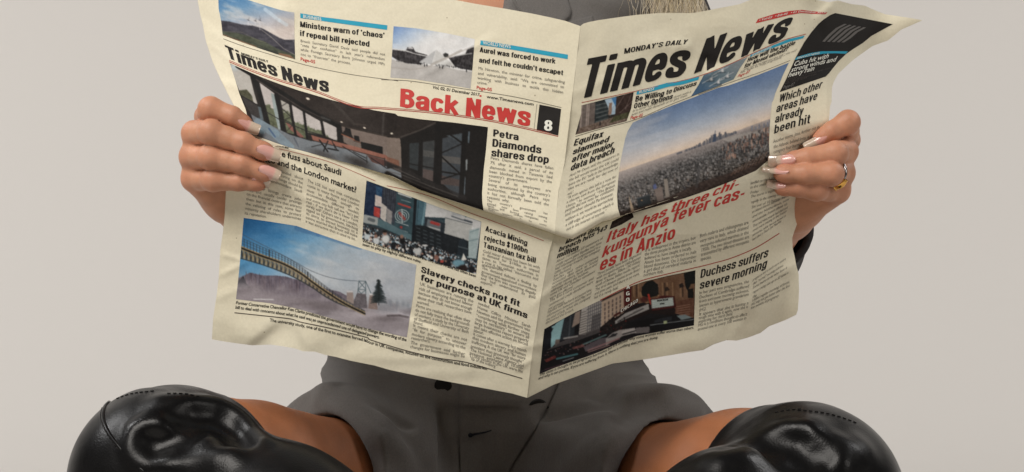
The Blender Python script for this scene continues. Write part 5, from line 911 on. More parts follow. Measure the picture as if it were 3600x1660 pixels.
# ------------------------------------------------------------------ sculpting tools: distance fields meshed with surface nets
def Wp(px, py, d): return pt(px, py, d).reshape(3)
def zw(z, x, y, d): p = zp(z, [(x, y)])[0]; return Wp(p[0], p[1], d)
class Field:
    def __init__(s): s.p = []
    def add(s, f, c, r, k=.01, op=0): s.p.append((f, np.asarray(c, float), r, k, op))
    def cap(s, a, b, ra, rb=None, k=.01, op=0, flat=None):
        a = np.asarray(a, float); b = np.asarray(b, float); rb = ra if rb is None else rb; v = b - a; L2 = max(v @ v, 1e-12)
        def f(P):
            q = P - a; t = np.clip(q @ v / L2, 0, 1); w = q - t[:, None] * v
            if flat is not None:                       # squash along one direction
                w = w + (w @ flat[0])[:, None] * flat[0] * (flat[1] - 1)
            return np.sqrt((w * w).sum(1)) - (ra + (rb - ra) * t)
        s.add(f, (a + b) / 2, math.sqrt(L2) / 2 + max(ra, rb), k, op)
    def chain(s, pts, rs, k=.006, op=0):
        for i in range(len(pts) - 1): s.cap(pts[i], pts[i + 1], rs[i], rs[i + 1], k, op)
    def ell(s, c, r, k=.01, op=0):
        c = np.asarray(c, float); r = np.asarray(r, float)
        def f(P):
            q = (P - c); n0 = np.sqrt(((q / r) ** 2).sum(1)); n1 = np.sqrt(((q / r ** 2) ** 2).sum(1)); return n0 * (n0 - 1) / np.maximum(n1, 1e-9)
        s.add(f, c, r.max(), k, op)
    def loft(s, secs, k=.01, op=0, extra=0.):
        """stack of elliptical sections: (z, cx, cy, a, b)"""
        S = np.array(sorted(secs), float)
        def f(P):
            z = P[:, 2]; cx, cy, a, b = [np.interp(z, S[:, 0], S[:, i]) for i in (1, 2, 3, 4)]; a = a + extra; b = b + extra
            n = (np.abs((P[:, 0] - cx) / a) ** 2.3 + np.abs((P[:, 1] - cy) / b) ** 2.3) ** (1 / 2.3)
            d = (n - 1) * np.minimum(a, b); dz = np.maximum(S[0, 0] - z, z - S[-1, 0])
            return np.maximum(d, dz)
        s.add(f, (S[:, 1].mean(), S[:, 2].mean(), (S[0, 0] + S[-1, 0]) / 2), (S[-1, 0] - S[0, 0]) / 2 + .2, k, op)
    def sub(s, F, c, r, k=.001, op=0): s.add(lambda P: F(P, cull=False), c, r, k, op)
    def panel(s, base, z, pts, lift, k=.0008):
        """a cloth panel: the base surface raised inside an outline, edges left sharp"""
        poly_ = zp(z, pts); q, ok = trace(base, poly_[:, 0], poly_[:, 1]); q = q[ok]; c = q.mean(0); r = np.linalg.norm(q - c, axis=1).max() + .03
        ym = q[:, 1].max() + .05
        def f(P):
            px = CX + P[:, 0] / P[:, 1] * FPX; py = CY - (P[:, 2] - CZ) / P[:, 1] * FPX
            n = len(poly_); D = np.full(len(P), 1e9); ins = np.zeros(len(P), bool)
            for i in range(n):
                a, b = poly_[i], poly_[(i + 1) % n]; v = b - a; t = np.clip(((px - a[0]) * v[0] + (py - a[1]) * v[1]) / (v @ v + 1e-9), 0, 1)
                D = np.minimum(D, np.hypot(px - a[0] - t * v[0], py - a[1] - t * v[1]))
                if a[1] != b[1]:
                    cr = (py >= min(a[1], b[1])) & (py < max(a[1], b[1])); ins ^= cr & (px < a[0] + (py - a[1]) * (b[0] - a[0]) / (b[1] - a[1]))
            sd = np.where(ins, -D, D) * P[:, 1] / FPX
            return np.maximum(np.maximum(base(P, cull=False) - lift, sd), P[:, 1] - ym)
        s.add(f, c, r, k, 0)
    def plane(s, p, n, k=.002):
        p = np.asarray(p, float); n = np.asarray(n, float) / np.linalg.norm(n)
        s.add(lambda P: -((P - p) @ n), p, 50, k, 1)    # removes the side n points to
    def __call__(s, P, cull=True):
        D = np.full(len(P), 1e3)
        if cull: c = (P.max(0) + P.min(0)) / 2; R = np.linalg.norm(P.max(0) - P.min(0)) / 2
        for f, c0, r, k, op in s.p:
            if cull and np.linalg.norm(c - c0) - R - r > k + .03: continue
            d = f(P)
            if op == 0:
                h = np.maximum(k - np.abs(D - d), 0) / k; D = np.minimum(D, d) - h * h * k * .25
            else:
                h = np.maximum(k - np.abs(D + d), 0) / k; D = np.maximum(D, -d) + h * h * k * .25
        return D
def trace(F, px, py, d0=1.6, d1=2.7):
    """3-D points where the camera's view of a sculpted surface meets it (to lay seams and folds on the surface)"""
    px = np.atleast_1d(np.asarray(px, float)); py = np.atleast_1d(np.asarray(py, float)); d = np.full(px.shape, d0)
    for i in range(90):
        v = F(pt(px, py, d), cull=False); d = d + np.clip(v, -.02, .05) * .8
        if np.abs(v).max() < 2e-4: break
    return pt(px, py, d), (d < d1) & (np.abs(v) < .0025)
def lay(F, z, pts, n=6):
    p = catmull(zp(z, pts), n) if len(pts) > 2 else poly(zp(z, pts), 12); q, ok = trace(F, p[:, 0], p[:, 1]); return q[ok]
def fold(F, base, z, pts, r, lift, k, op=0, n=5, taper=True, soft=False):
    """ridge (op 0) or groove (op 1) following a line on the surface"""
    q = lay(base, z, pts, n); view = q - np.array([0, 0, CZ]); view /= np.linalg.norm(view, axis=1)[:, None]
    off = (r - (.0012 + .12 * r) * (.75 if soft else 1.)) if op == 0 else -(r - max(lift * (.7 if soft else 1.3), .0012 if soft else .0018)); q = q + view * off; t = np.linspace(0, 1, len(q))
    ends = np.clip(np.minimum(t, 1 - t) * 5, .0, 1) if taper else np.ones_like(t); q = q + view * ((1 - ends) * (.5 * r if op == 0 else -.5 * r))[:, None]
    A, Bv = q[:-1], np.diff(q, axis=0); L2 = np.maximum((Bv ** 2).sum(1), 1e-12)
    def f(P):
        D = np.full(len(P), 9.)
        for i in range(len(A)):
            w = P - A[i]; u = np.clip(w @ Bv[i] / L2[i], 0, 1); w = w - u[:, None] * Bv[i]; D = np.minimum(D, (w * w).sum(1))
        return np.sqrt(D) - r
    c = q.mean(0); F.add(f, c, np.linalg.norm(q - c, axis=1).max() + r, k, op)
def cloth_panel(name, F, z, left, right, lift, thick, material, parent, n=(26, 60)):
    """a flat piece of cloth lying on a sculpted surface, between two edge lines, with a turned edge"""
    L = poly(zp(z, left), n[1]); R = poly(zp(z, right), n[1]); u = np.linspace(0, 1, n[0])
    g = (L[None] + (R - L)[None] * u[:, None, None]); q, ok = trace(F, g[..., 0].ravel(), g[..., 1].ravel())
    v = q - np.array([0, 0, CZ]); v /= np.linalg.norm(v, axis=1)[:, None]; edge = np.minimum(u, 1 - u); roll = sstep(0, .05, edge)[:, None] * np.ones(n[1])[None]
    A = q - v * (lift + thick * (.55 + .45 * roll.ravel()))[:, None]; B = q + v * .002; N = len(q); W, H_ = n; Fq = gridF(W, H_)
    ring = [j for j in range(H_)] + [i * H_ + H_ - 1 for i in range(1, W)] + [(W - 1) * H_ + j for j in range(H_ - 2, -1, -1)] + [i * H_ for i in range(W - 2, 0, -1)]
    side = np.array([(a, a + N, b + N, b) for a, b in zip(ring, ring[1:] + ring[:1])])
    return mesh_obj(name, np.vstack([A, B]), np.vstack([Fq, Fq[:, ::-1] + N, side]), material, parent)
def nets(F, lo, hi, h, blk=20):
    lo = np.asarray(lo, float); n = np.ceil((np.asarray(hi) - lo) / h).astype(int) + 1
    n = ((n - 1) // blk + 1) * blk + 1
    G = np.ones(n, np.float32)
    ax = [lo[i] + h * np.arange(n[i]) for i in range(3)]
    cs = [a[:-1].reshape(-1, blk).mean(1) + h / 2 for a in ax]
    C_ = np.stack(np.meshgrid(*cs, indexing='ij'), -1).reshape(-1, 3); v = np.concatenate([F(C_[i:i + 4000], cull=False) for i in range(0, len(C_), 4000)])
    act = np.abs(v) < blk * h * .87 * 1.25 + .012; nb = [len(c) for c in cs]
    for b in range(len(C_)):
        i, j, k = np.unravel_index(b, nb); sl = tuple(slice(q * blk, q * blk + blk + 1) for q in (i, j, k))
        if not act[b]: G[sl] = np.where(G[sl] == 1, np.sign(v[b]) * .5 if v[b] != 0 else .5, G[sl]); continue
    for b in np.where(act)[0]:
        i, j, k = np.unravel_index(b, nb); sl = tuple(slice(q * blk, q * blk + blk + 1) for q in (i, j, k))
        P = np.stack(np.meshgrid(ax[0][sl[0]], ax[1][sl[1]], ax[2][sl[2]], indexing='ij'), -1)
        G[sl] = F(P.reshape(-1, 3)).reshape(P.shape[:3])
    S = G < 0; acc = np.zeros((n[0] - 1, n[1] - 1, n[2] - 1, 3), np.float32); cnt = np.zeros(acc.shape[:3], np.float32)
    off = [(a, b, c) for a in (0, 1) for b in (0, 1) for c in (0, 1)]
    def sub(A, o): return A[o[0]:n[0] - 1 + o[0], o[1]:n[1] - 1 + o[1], o[2]:n[2] - 1 + o[2]]
    for o in off:
        for a in range(3):
            if o[a]: continue
            o2 = list(o); o2[a] = 1; A = sub(G, o); B = sub(G, o2); cr = (A < 0) != (B < 0)
            t = np.where(cr, A / np.where(cr, A - B, 1), 0)
            for q in range(3): acc[..., q] += np.where(cr, (t if q == a else o[q]), 0)
            cnt += cr
    m = cnt > 0; idx = np.full(m.shape, -1, np.int64); idx[m] = np.arange(m.sum())
    ijk = np.stack(np.where(m), -1); V = lo + h * (ijk + acc[m] / cnt[m][:, None])
    Q = []
    for a in range(3):
        b, c = (a + 1) % 3, (a + 2) % 3
        s0 = [slice(None)] * 3; s1 = [slice(None)] * 3; s0[a] = slice(0, n[a] - 1); s1[a] = slice(1, n[a])
        for q in (b, c): s0[q] = s1[q] = slice(1, n[q] - 1)
        A = S[tuple(s0)]; B = S[tuple(s1)]; e = np.stack(np.where(A != B), -1)
        if not len(e): continue
        fl = A[tuple(e.T)]; e = e.copy(); e[:, b] += 1; e[:, c] += 1
        def cell(db, dc): w = e.copy(); w[:, b] -= db; w[:, c] -= dc; return idx[tuple(w.T)]
        q = np.stack([cell(1, 1), cell(0, 1), cell(0, 0), cell(1, 0)], -1); q[~fl] = q[~fl][:, ::-1]; Q.append(q)
    Q = np.vstack(Q); Q = Q[(Q >= 0).all(1)]
    # one projection step onto the exact surface
    for it in range(2):
        d = np.empty(len(V)); g = np.empty_like(V); order = np.lexsort((V[:, 2] // .06, V[:, 1] // .06, V[:, 0] // .06)); e = h * .3
        for i in range(0, len(V), 4000):
            o = order[i:i + 4000]; P = V[o]; d[o] = F(P)
            for a in range(3):
                D_ = np.zeros(3); D_[a] = e; g[o, a] = (F(P + D_) - F(P - D_)) / (2 * e)
        g2 = np.maximum((g * g).sum(1), .2); st = np.clip(d / g2, -h, h); V = V - g * st[:, None]
    return V, Q
# ------------------------------------------------------------------ the reader
# joints, (layout x, layout y, distance)
HIP = {0: Wp(1100, 1290, 2.36), 1: Wp(1350, 1285, 2.36)}; KNEE = {0: Wp(412, 1214, 2.0), 1: Wp(2035, 1266, 2.0)}
KTH = {0: Wp(440, 1203, 2.01), 1: Wp(2020, 1261, 2.01)}
ANK = {0: Wp(1240, 1545, 1.82), 1: Wp(1480, 1490, 1.80)}; TOE = {0: Wp(1690, 1640, 1.93), 1: Wp(900, 1600, 1.98)}
SHO = {0: Wp(852, -20, 2.34), 1: Wp(1604, -20, 2.34)}; ELB = {0: Wp(800, 640, 2.36), 1: Wp(1884, 612, 2.36)}
def secs(rows): return [(CZ - (y - CY) / FPX * 2.34, (cx - CX) / FPX * 2.34, d, a, b) for y, cx, d, a, b in rows]
TORSO = secs([(1400, 1228, 2.36, .150, .10), (1300, 1228, 2.36, .165, .115), (1180, 1230, 2.355, .160, .115), (1040, 1232, 2.345, .142, .108), (960, 1232, 2.34, .134, .100), (900, 1222, 2.34, .130, .096), (760, 1222, 2.34, .132, .096), (520, 1224, 2.335, .145, .108), (330, 1226, 2.33, .150, .118), (150, 1228, 2.335, .150, .105), (20, 1228, 2.345, .140, .085), (-70, 1226, 2.35, .105, .065), (-130, 1222, 2.355, .060, .055)])
skinF = Field()
skinF.loft(TORSO, .02)
for s in (0, 1): skinF.cap(SHO[s] + [(-1) ** s * .075, 0, .022], SHO[s], .045, .047, .03)
NECK = Wp(1222, -120, 2.35); HEAD = Wp(1218, -500, 2.31)
skinF.cap(NECK, HEAD + [0, .02, -.03], .052, .050, .02); skinF.ell(HEAD + [0, .012, .03], (.074, .092, .092), .02); skinF.ell(HEAD + [0, -.028, -.035], (.056, .058, .080), .03); skinF.ell(HEAD + [0, -.055, -.095], (.026, .026, .020), .02)
skinF.cap(HEAD + [0, -.086, .025], HEAD + [0, -.104, -.018], .007, .011, .012)
for s in (-1, 1):
    skinF.ell(HEAD + [s * .014, -.094, -.02], (.009, .009, .007), .006); skinF.ell(HEAD + [s * .078, .012, .005], (.012, .022, .033), .008); skinF.ell(HEAD + [s * .032, -.066, -.012], (.024, .022, .02), .02); skinF.cap(HEAD + [s * .014, -.084, .034], HEAD + [s * .05, -.072, .034], .009, .007, .01)
    skinF.ell(HEAD + [s * .031, -.080, .020], (.014, .010, .010), .006, 0)
skinF.cap(HEAD + [-.018, -.086, -.055], HEAD + [.018, -.086, -.055], .008, .008, .008)
THR = {0: [(0, .0660), (.12, .0695), (.25, .0722), (.48, .0680), (.75, .076), (1, .086)], 1: [(0, .0722), (.09, .0760), (.2, .0772), (.42, .0702), (.75, .078), (1, .086)]}
for s in (0, 1):
    q = [KTH[s] + (HIP[s] - KTH[s]) * max(t, .05) for t, _ in THR[s]]; skinF.chain(q, [r for _, r in THR[s]], .003)
    skinF.cap(KTH[s], KNEE[s], .058, .055, .01); skinF.cap(KNEE[s], KNEE[s] + (ANK[s] - KNEE[s]) * .35, .050, .048, .01); skinF.cap(KNEE[s] + (ANK[s] - KNEE[s]) * .35, ANK[s], .048, .032, .01); skinF.cap(ANK[s], TOE[s], .032, .026, .02)
# arms
HANDS = {}
dL = float(paper_depth(640, 400, 0, 1)); dR = float(paper_depth(2010, 420, 1, 1))
HANDS[0] = dict(z='Q', d=dL, wrist=(590, 880, .050), elbow=ELB[0], fingers=[
    dict(p=[(400, 262, .020), (428, 200, -.012), (610, 262, -.0135), (722, 338, -.0085)], r=[.0098, .0093, .0080, .0064], nail=((655, 290), (742, 343), (838, 378), 52, 0)),
    dict(p=[(292, 402, .010), (430, 392, -.014), (700, 480, -.0135), (895, 560, -.0075)], r=[.0106, .0099, .0086, .0070], nail=((812, 528), (938, 574), (1014, 600), 57, .1)),
    dict(p=[(272, 598, .010), (425, 598, -.014), (690, 655, -.0130), (895, 738, -.0075)], r=[.0106, .0097, .0085, .0069], nail=((828, 698), (950, 742), (1003, 768), 54, .1)),
    dict(p=[(288, 785, .010), (450, 790, -.012), (660, 805, -.0105), (840, 818, -.0065)], r=[.0104, .0088, .0076, .0060], nail=((772, 795), (862, 812), (925, 828), 40, .75))])
HANDS[1] = dict(z='R', d=dR, wrist=(470, 850, .050), elbow=ELB[1], fingers=[
    dict(p=[(905, 335, .020), (906, 190, -.010), (770, 268, -.0140), (672, 335, -.0095)], r=[.0098, .0092, .0081, .0066], nail=((737, 302), (655, 352), (540, 406), 48, 0)),
    dict(p=[(888, 432, .008), (800, 452, -.013), (570, 488, -.0130), (430, 512, -.0080)], r=[.0104, .0094, .0083, .0069], nail=((468, 500), (356, 518), (238, 516), 54, 0)),
    dict(p=[(862, 612, .008), (765, 622, -.012), (550, 622, -.0105), (345, 614, -.0060)], r=[.0102, .0084, .0076, .0062], nail=((412, 596), (305, 592), (188, 578), 30, -.6)),
    dict(p=[(822, 765, .008), (640, 752, -.011), (490, 738, -.0095), (345, 738, -.0060)], r=[.0102, .0083, .0075, .0060], nail=((388, 716), (315, 714), (227, 704), 38, -.3))])
handF = {}
RED = []
for s in (0, 1):
    H = HANDS[s]; F = Field(); z = H['z']; mc = []
    pd = lambda x, y: float(min(paper_depth(*zp(z, [(x + dx, y)])[0], s, 1 if zp(z, [(x, y)])[0][1] > (lipL if s == 0 else lipR)(zp(z, [(x, y)])[0][0]) else 0) for dx in (-40, 0, 40)))
    for i, f in enumerate(H['fingers']):
        (mx_, my_, mo), (px_, py_, _), (dx_, dy_, _), (tx_, ty_, _) = f['p']; r = f['r'] = [(.0098, .0088, .0076, .0059), (.0100, .0091, .0078, .0062), (.0099, .0089, .0077, .0061), (.0096, .0081, .0069, .0054)][i]
        dt_ = pd(tx_, ty_) - r[3] * 1.0 - .0008; dd = min(pd(dx_, dy_) - r[2] - .002, dt_ - .002); dp_ = dd + .003
        f['q'] = [zw(z, mx_, my_, dp_ + (.030 if i == 0 else .022)), zw(z, px_, py_, dp_), zw(z, dx_, dy_, dd), zw(z, tx_, ty_, dt_)]
    H['d'] = d = H['fingers'][1]['q'][1][1] + .014
    wr = zw(z, *H['wrist'][:2], d + H['wrist'][2]); H['w'] = wr
    for i, f in enumerate(H['fingers']):
        q = f['q']; r = f['r']; G = Field(); v = q[2] - q[1]; v /= np.linalg.norm(v); v2 = q[3] - q[2]; v2 /= np.linalg.norm(v2)
        mid1 = (q[1] + q[2]) / 2 + [0, .0006, 0]; mid0 = (q[0] + q[1]) / 2 + [0, .0004, 0]
        G.chain([q[0], mid0, q[1], mid1, q[2], q[3]], [r[0], (r[0] + r[1]) / 2 * .93, r[1] * 1.03, (r[1] + r[2]) / 2 * .94, r[2] * 1.01, r[3] * .97], .004)
        G.ell(q[1] + [0, -.0016, 0], (.0072, .0070, .0072), .006); G.ell(q[3] - v2 * .003 + [0, .0006, 0], (r[3] * 1.08,) * 3, .005)
        cc = (q[0] + q[3]) / 2; F.sub(G, cc, np.linalg.norm(q[0] - q[3]) / 2 + np.linalg.norm(q[1] - cc) + .012, .0011)
        RED += [(q[1], .0105), (q[2], .0085), (q[0], .011), (q[3], .010)]
        mc.append(q[0])
    PL = Field()
    for i, a in enumerate(mc):
        b = wr + (a - mc[1]) * .30 + [0, -.004, 0]; PL.cap(a, b, .0098, .0150, .010)
    for i in range(3): PL.cap((mc[i] + mc[i + 1]) / 2 * .72 + wr * .28 + [0, .003, 0], wr, .0105, .0150, .012)
    sg = 1 if s == 0 else -1
    bk = [zw(z, x, y, 2) for x, y in (((520, 560), (700, 480), (850, 470)) if s == 0 else ((640, 560), (470, 480), (340, 470)))]
    pdk = [float(paper_depth(*zp(z, [xy])[0], s, 0)) + o for xy, o in zip(((520, 560), (700, 480), (850, 470)) if s == 0 else ((640, 560), (470, 480), (340, 470)), (.026, .018, .0145))]
    th = [wr + [sg * .002, .006, .018]] + [b_ * (dd_ / 2) + np.array([0, 0, CZ * (1 - dd_ / 2)]) for b_, dd_ in zip(bk, pdk)]
    PL.chain(th, [.017, .0135, .0105, .0085], .010)
    ew = H['elbow'] - wr; ew /= np.linalg.norm(ew)
    PL.cap(wr, wr + ew * .05, .0215, .0225, .014); PL.cap(wr + ew * .05, H['elbow'], .0225, .038, .02)
    F.sub(PL, wr, .34, .0030)
    handF[s] = F
    for f, c, r, k, op in F.p: skinF.add(f, c, r, k, op)
    skinF.cap(SHO[s], H['elbow'], .046, .037, .03)
import time as _t
_t0 = _t.time()
person = None
def skin_cut(s):   # below this plane across the forearm the coarse body mesh takes over from the fine hand mesh
    H = HANDS[s]; n = H['elbow'] - H['w']; n /= np.linalg.norm(n); return H['w'] + n * .055, n
Vs, Qs, n0 = [], [], 0
# fine hands
for s in (0, 1):
    P0, n = skin_cut(s); F = Field(); F.p = list(handF[s].p)
    pts_ = np.array([q for f in HANDS[s]['fingers'] for q in f['q']] + [HANDS[s]['w'], P0])
    V, Q = nets(F, pts_.min(0) - .028, pts_.max(0) + .036, .00115)
    side = (V - P0) @ n; keep = (side[Q] < .0).all(1); Vs.append(V); Qs.append(Q[keep] + n0); n0 += len(V)
V, Q = nets(skinF, (-.42, 1.70, -.06), (.42, 2.52, .94), .0042)
drop = np.zeros(len(V), bool)
for s in (0, 1):
    P0, n = skin_cut(s); d_ = np.linalg.norm(V - HANDS[s]['w'], axis=1); drop |= ((V - P0) @ n < -.003) & (d_ < .16)
keep = ~drop[Q].any(1); Vs.append(V); Qs.append(Q[keep] + n0)
V = np.vstack(Vs); Q = np.vstack(Qs); us = np.unique(Q); mp = np.full(len(V), -1); mp[us] = np.arange(len(us)); V = V[us]; Q = mp[Q]
# skin tone: warm, darker on the legs for tan and painted-in shade, redder over knuckles and fingertips
hand_t, leg_t, red_t = lin((.76, .55, .435)), lin((.60, .375, .235)), lin((.70, .42, .335))
w = sstep(.36, .27, V[:, 2])[:, None]; col = hand_t * (1 - w) + leg_t * w
red = np.zeros(len(V))
for c_, r_ in RED: red = np.maximum(red, np.exp(-(((V - c_) ** 2).sum(1)) / (r_ * .8) ** 2))
col = col * (1 - .75 * red[:, None]) + red_t * .75 * red[:, None]
mot = fbm(V[:, 0] * 160 + V[:, 1] * 70, V[:, 2] * 160 - V[:, 1] * 50, 4, 5)[:, None]; col = col * (1 + .13 * mot + .07 * fbm(V[:, 0] * 45, V[:, 2] * 45, 3, 8)[:, None])
skin = mat('skin', (.5, .3, .2), .48, .38); ca = nd(skin, 'ShaderNodeAttribute', attribute_name='print'); lk(skin, ca.outputs['Color'], bsdf(skin).inputs['Base Color'])
bsdf(skin).inputs['Subsurface Weight'].default_value = .12; bsdf(skin).inputs['Subsurface Radius'].default_value = (.006, .0025, .0012)
tn = nd(skin, 'ShaderNodeTexCoord'); vn = nd(skin, 'ShaderNodeTexVoronoi'); vn.inputs['Scale'].default_value = 1100; nn = nd(skin, 'ShaderNodeTexNoise'); nn.inputs['Scale'].default_value = 420; nn.inputs['Detail'].default_value = 4
for q in (vn, nn): lk(skin, tn.outputs['Object'], q.inputs['Vector'])
ad = nd(skin, 'ShaderNodeMath', operation='ADD'); lk(skin, vn.outputs['Distance'], ad.inputs[0]); lk(skin, nn.outputs['Fac'], ad.inputs[1])
bb = nd(skin, 'ShaderNodeBump'); bb.inputs['Strength'].default_value = .22; bb.inputs['Distance'].default_value = .0006; lk(skin, ad.outputs[0], bb.inputs['Height']); lk(skin, bb.outputs['Normal'], bsdf(skin).inputs['Normal'])
rn = nd(skin, 'ShaderNodeMapRange'); rn.inputs['To Min'].default_value = .38; rn.inputs['To Max'].default_value = .6; lk(skin, nn.outputs['Fac'], rn.inputs['Value']); lk(skin, rn.outputs[0], bsdf(skin).inputs['Roughness'])
person = mesh_obj('person', V, Q, skin, None, True, col)
person['label'] = 'person in a grey playsuit and black knee boots sitting cross-legged, reading behind the newspaper'; person['category'] = 'person'
print('skin', len(V), round(_t.time() - _t0, 1))

# ---- fingernails: long squared tips, slightly see-through
nail_m = mat('nail_varnish', (.8, .6, .55), .16, .6); na_ = nd(nail_m, 'ShaderNodeAttribute', attribute_name='print'); lk(nail_m, na_.outputs['Color'], bsdf(nail_m).inputs['Base Color']); bsdf(nail_m).inputs['Coat Weight'].default_value = .3
for s in (0, 1):
    H = HANDS[s]
    for f in H['fingers']:
        (bx, by), (fx, fy), (ex, ey), hw, tilt = f['nail']; q = f['q']; r = f['r'][3]
        tipd = -(-q[3][1]); k = Z[H['z']][2]
        P = catmull([(bx, by), (fx, fy), (ex, ey)], 10); L_ = np.linspace(0, 1, len(P)); sF = 10 / 20.
        pq = zp(H['z'], P); dpap = np.minimum(paper_depth(pq[:, 0], pq[:, 1], s, 0), paper_depth(pq[:, 0], pq[:, 1], s, 1))
        dpt = q[2][1] + (q[3][1] - q[2][1]) * np.clip(.45 + L_ * 1.1, 0, 1.0) - (r + (f['r'][2] - r) * np.clip(.55 - L_ * 1.1, 0, 1)) * (1.17 - .30 * abs(tilt)); dpt = np.minimum(dpt, dpap - .0012 - r * .5)
        ax = np.gradient(P, axis=0); ax /= np.hypot(*ax.T)[:, None]; nn_ = np.stack([-ax[:, 1], ax[:, 0]], -1)
        ws = np.linspace(-1, 1, 13); prof = np.where(L_ < .25, np.sqrt(np.clip(1 - ((.25 - L_) / .27) ** 2, 0.02, 1)), 1.) * (1 - .10 * sstep(.5, 1., L_)); 
        if len(prof): prof[-1] *= .86
        rows = []; colr = []
        bed = lin((.84, .635, .595)); tipc = lin((.76, .685, .61)); lun = lin((.90, .72, .68))
        for i in range(len(P)):
            for w_ in ws:
                off = nn_[i] * w_ * hw * prof[i]; xy = zp(H['z'], [P[i] + off])[0]
                dep = dpt[i] + r * .5 * (w_ ** 2) + r * tilt * w_ * (1 if ax[0, 0] > 0 else -1) * .9
                rows.append(Wp(xy[0], xy[1], dep))
                e = sstep(.47, .64, L_[i] + .05 * (w_ ** 2)); c_ = bed * (1 - e) + tipc * e; c_ = c_ * (1 - .25 * sstep(.20, .0, L_[i])) + lun * .25 * sstep(.20, .0, L_[i]); colr.append(c_)
        V0 = np.array(rows); nV = len(V0); V1 = V0 + [0, .0006, 0]; Fq = gridF(len(P), 13); bd = []
        ring_ = [j for j in range(13)] + [i * 13 + 12 for i in range(1, len(P))] + [(len(P) - 1) * 13 + j for j in range(11, -1, -1)] + [i * 13 for i in range(len(P) - 2, 0, -1)]
        for a, b in zip(ring_, ring_[1:] + ring_[:1]): bd.append((a, b, b + nV, a + nV))
        mesh_obj('fingernail', np.vstack([V0, V1]), np.vstack([Fq, Fq[:, ::-1] + nV, np.array(bd)]), nail_m, person, True, np.array(colr + colr))

# ---- ring with a gold bead
steel = mat('ring_steel', tuple(lin((.62, .60, .60))), .22, .5, Metallic=1.0); gold = mat('ring_gold', tuple(lin((.88, .68, .36))), .2, .5, Metallic=1.0)
fr = HANDS[1]['fingers'][2]; axis = fr['q'][1] - fr['q'][0]; axis /= np.linalg.norm(axis); cen = fr['q'][0] + (fr['q'][1] - fr['q'][0]) * .62
ax2 = axis + np.array([-.35, .0, .25]); ax2 /= np.linalg.norm(ax2)
u = np.cross(ax2, [0, 0, 1]); u /= np.linalg.norm(u); v = np.cross(u, ax2)
def torus(R, r, t0=0, t1=2 * math.pi, nt=64, nr=12, bulge=None):
    V, n = [], nt
    for i in range(nt):
        t = t0 + (t1 - t0) * i / (nt - 1); c_ = cen + R * (math.cos(t) * u + math.sin(t) * v); er = math.cos(t) * u + math.sin(t) * v
        rr2 = r if bulge is None else bulge(i / (nt - 1))
        for j in range(nr): a = 2 * math.pi * j / nr; V.append(c_ + rr2 * (math.cos(a) * er + math.sin(a) * ax2))
    F = [(i * nr + j, i * nr + (j + 1) % nr, (i + 1) * nr + (j + 1) % nr, (i + 1) * nr + j) for i in range(nt - 1) for j in range(nr)]
    return V, np.array(F)
Vr, Fr = torus(.0101, .00125); ring = mesh_obj('ring', Vr, Fr, steel, person)
tgt = zw('R', 868, 668, HANDS[1]['d'] - .008) - cen; tb = math.atan2(tgt @ v, tgt @ u)
Vb, Fb = torus(.0110, .002, tb - .52, tb + .52, 40, 14, lambda t: .0018 + .0013 * math.sin(math.pi * t) ** .5 + (.0006 if t < .12 or t > .88 else 0) * (1 + math.sin(t * 160)))
mesh_obj('gold_bead', Vb, Fb, gold, ring)

# ---- black knee boots
leather = mat('black_leather', (.0042, .0040, .0042), .34, .22); lt = nd(leather, 'ShaderNodeTexCoord'); lv = nd(leather, 'ShaderNodeTexVoronoi'); lv.inputs['Scale'].default_value = 620; ln = nd(leather, 'ShaderNodeTexNoise'); ln.inputs['Scale'].default_value = 38; ln.inputs['Detail'].default_value = 4
for q in (lv, ln): lk(leather, lt.outputs['Object'], q.inputs['Vector'])
lb = nd(leather, 'ShaderNodeBump'); lb.inputs['Strength'].default_value = .13; lb.inputs['Distance'].default_value = .0007; lk(leather, lv.outputs['Distance'], lb.inputs['Height']); lk(leather, lb.outputs['Normal'], bsdf(leather).inputs['Normal'])
lr = nd(leather, 'ShaderNodeMapRange'); lr.inputs['From Min'].default_value = .3; lr.inputs['From Max'].default_value = .7; lr.inputs['To Min'].default_value = .27; lr.inputs['To Max'].default_value = .40; lk(leather, ln.outputs['Fac'], lr.inputs['Value']); lk(leather, lr.outputs[0], bsdf(leather).inputs['Roughness'])
thread = mat('black_thread', (.012, .011, .011), .75, .2)
def tube(pts, r, nr=6):
    p = np.asarray(pts, float); V = []; t = np.gradient(p, axis=0); t /= np.linalg.norm(t, axis=1)[:, None] + 1e-12
    for i in range(len(p)):
        a = np.cross(t[i], [.3, -1, .2]); a /= np.linalg.norm(a); b = np.cross(t[i], a)
        rad = r[i] if hasattr(r, '__len__') and len(r) == len(p) else r
        for j in range(nr): q = 2 * math.pi * j / nr; V.append(p[i] + rad * (math.cos(q) * a + math.sin(q) * b))
    F = [(i * nr + j, i * nr + (j + 1) % nr, (i + 1) * nr + (j + 1) % nr, (i + 1) * nr + j) for i in range(len(p) - 1) for j in range(nr)] + [tuple(range(nr))[::-1], tuple((len(p) - 1) * nr + j for j in range(nr))]
    return V, F
def tubes(name, lines, r, m_, parent, nr=6):
    V, F = [], []
    for l in lines:
        if len(l) < 2: continue
        v, f = tube(l, r, nr); n = len(V); V += list(v); F += [tuple(i + n for i in q) for q in f]
    return mesh_obj(name, V, F, m_, parent)
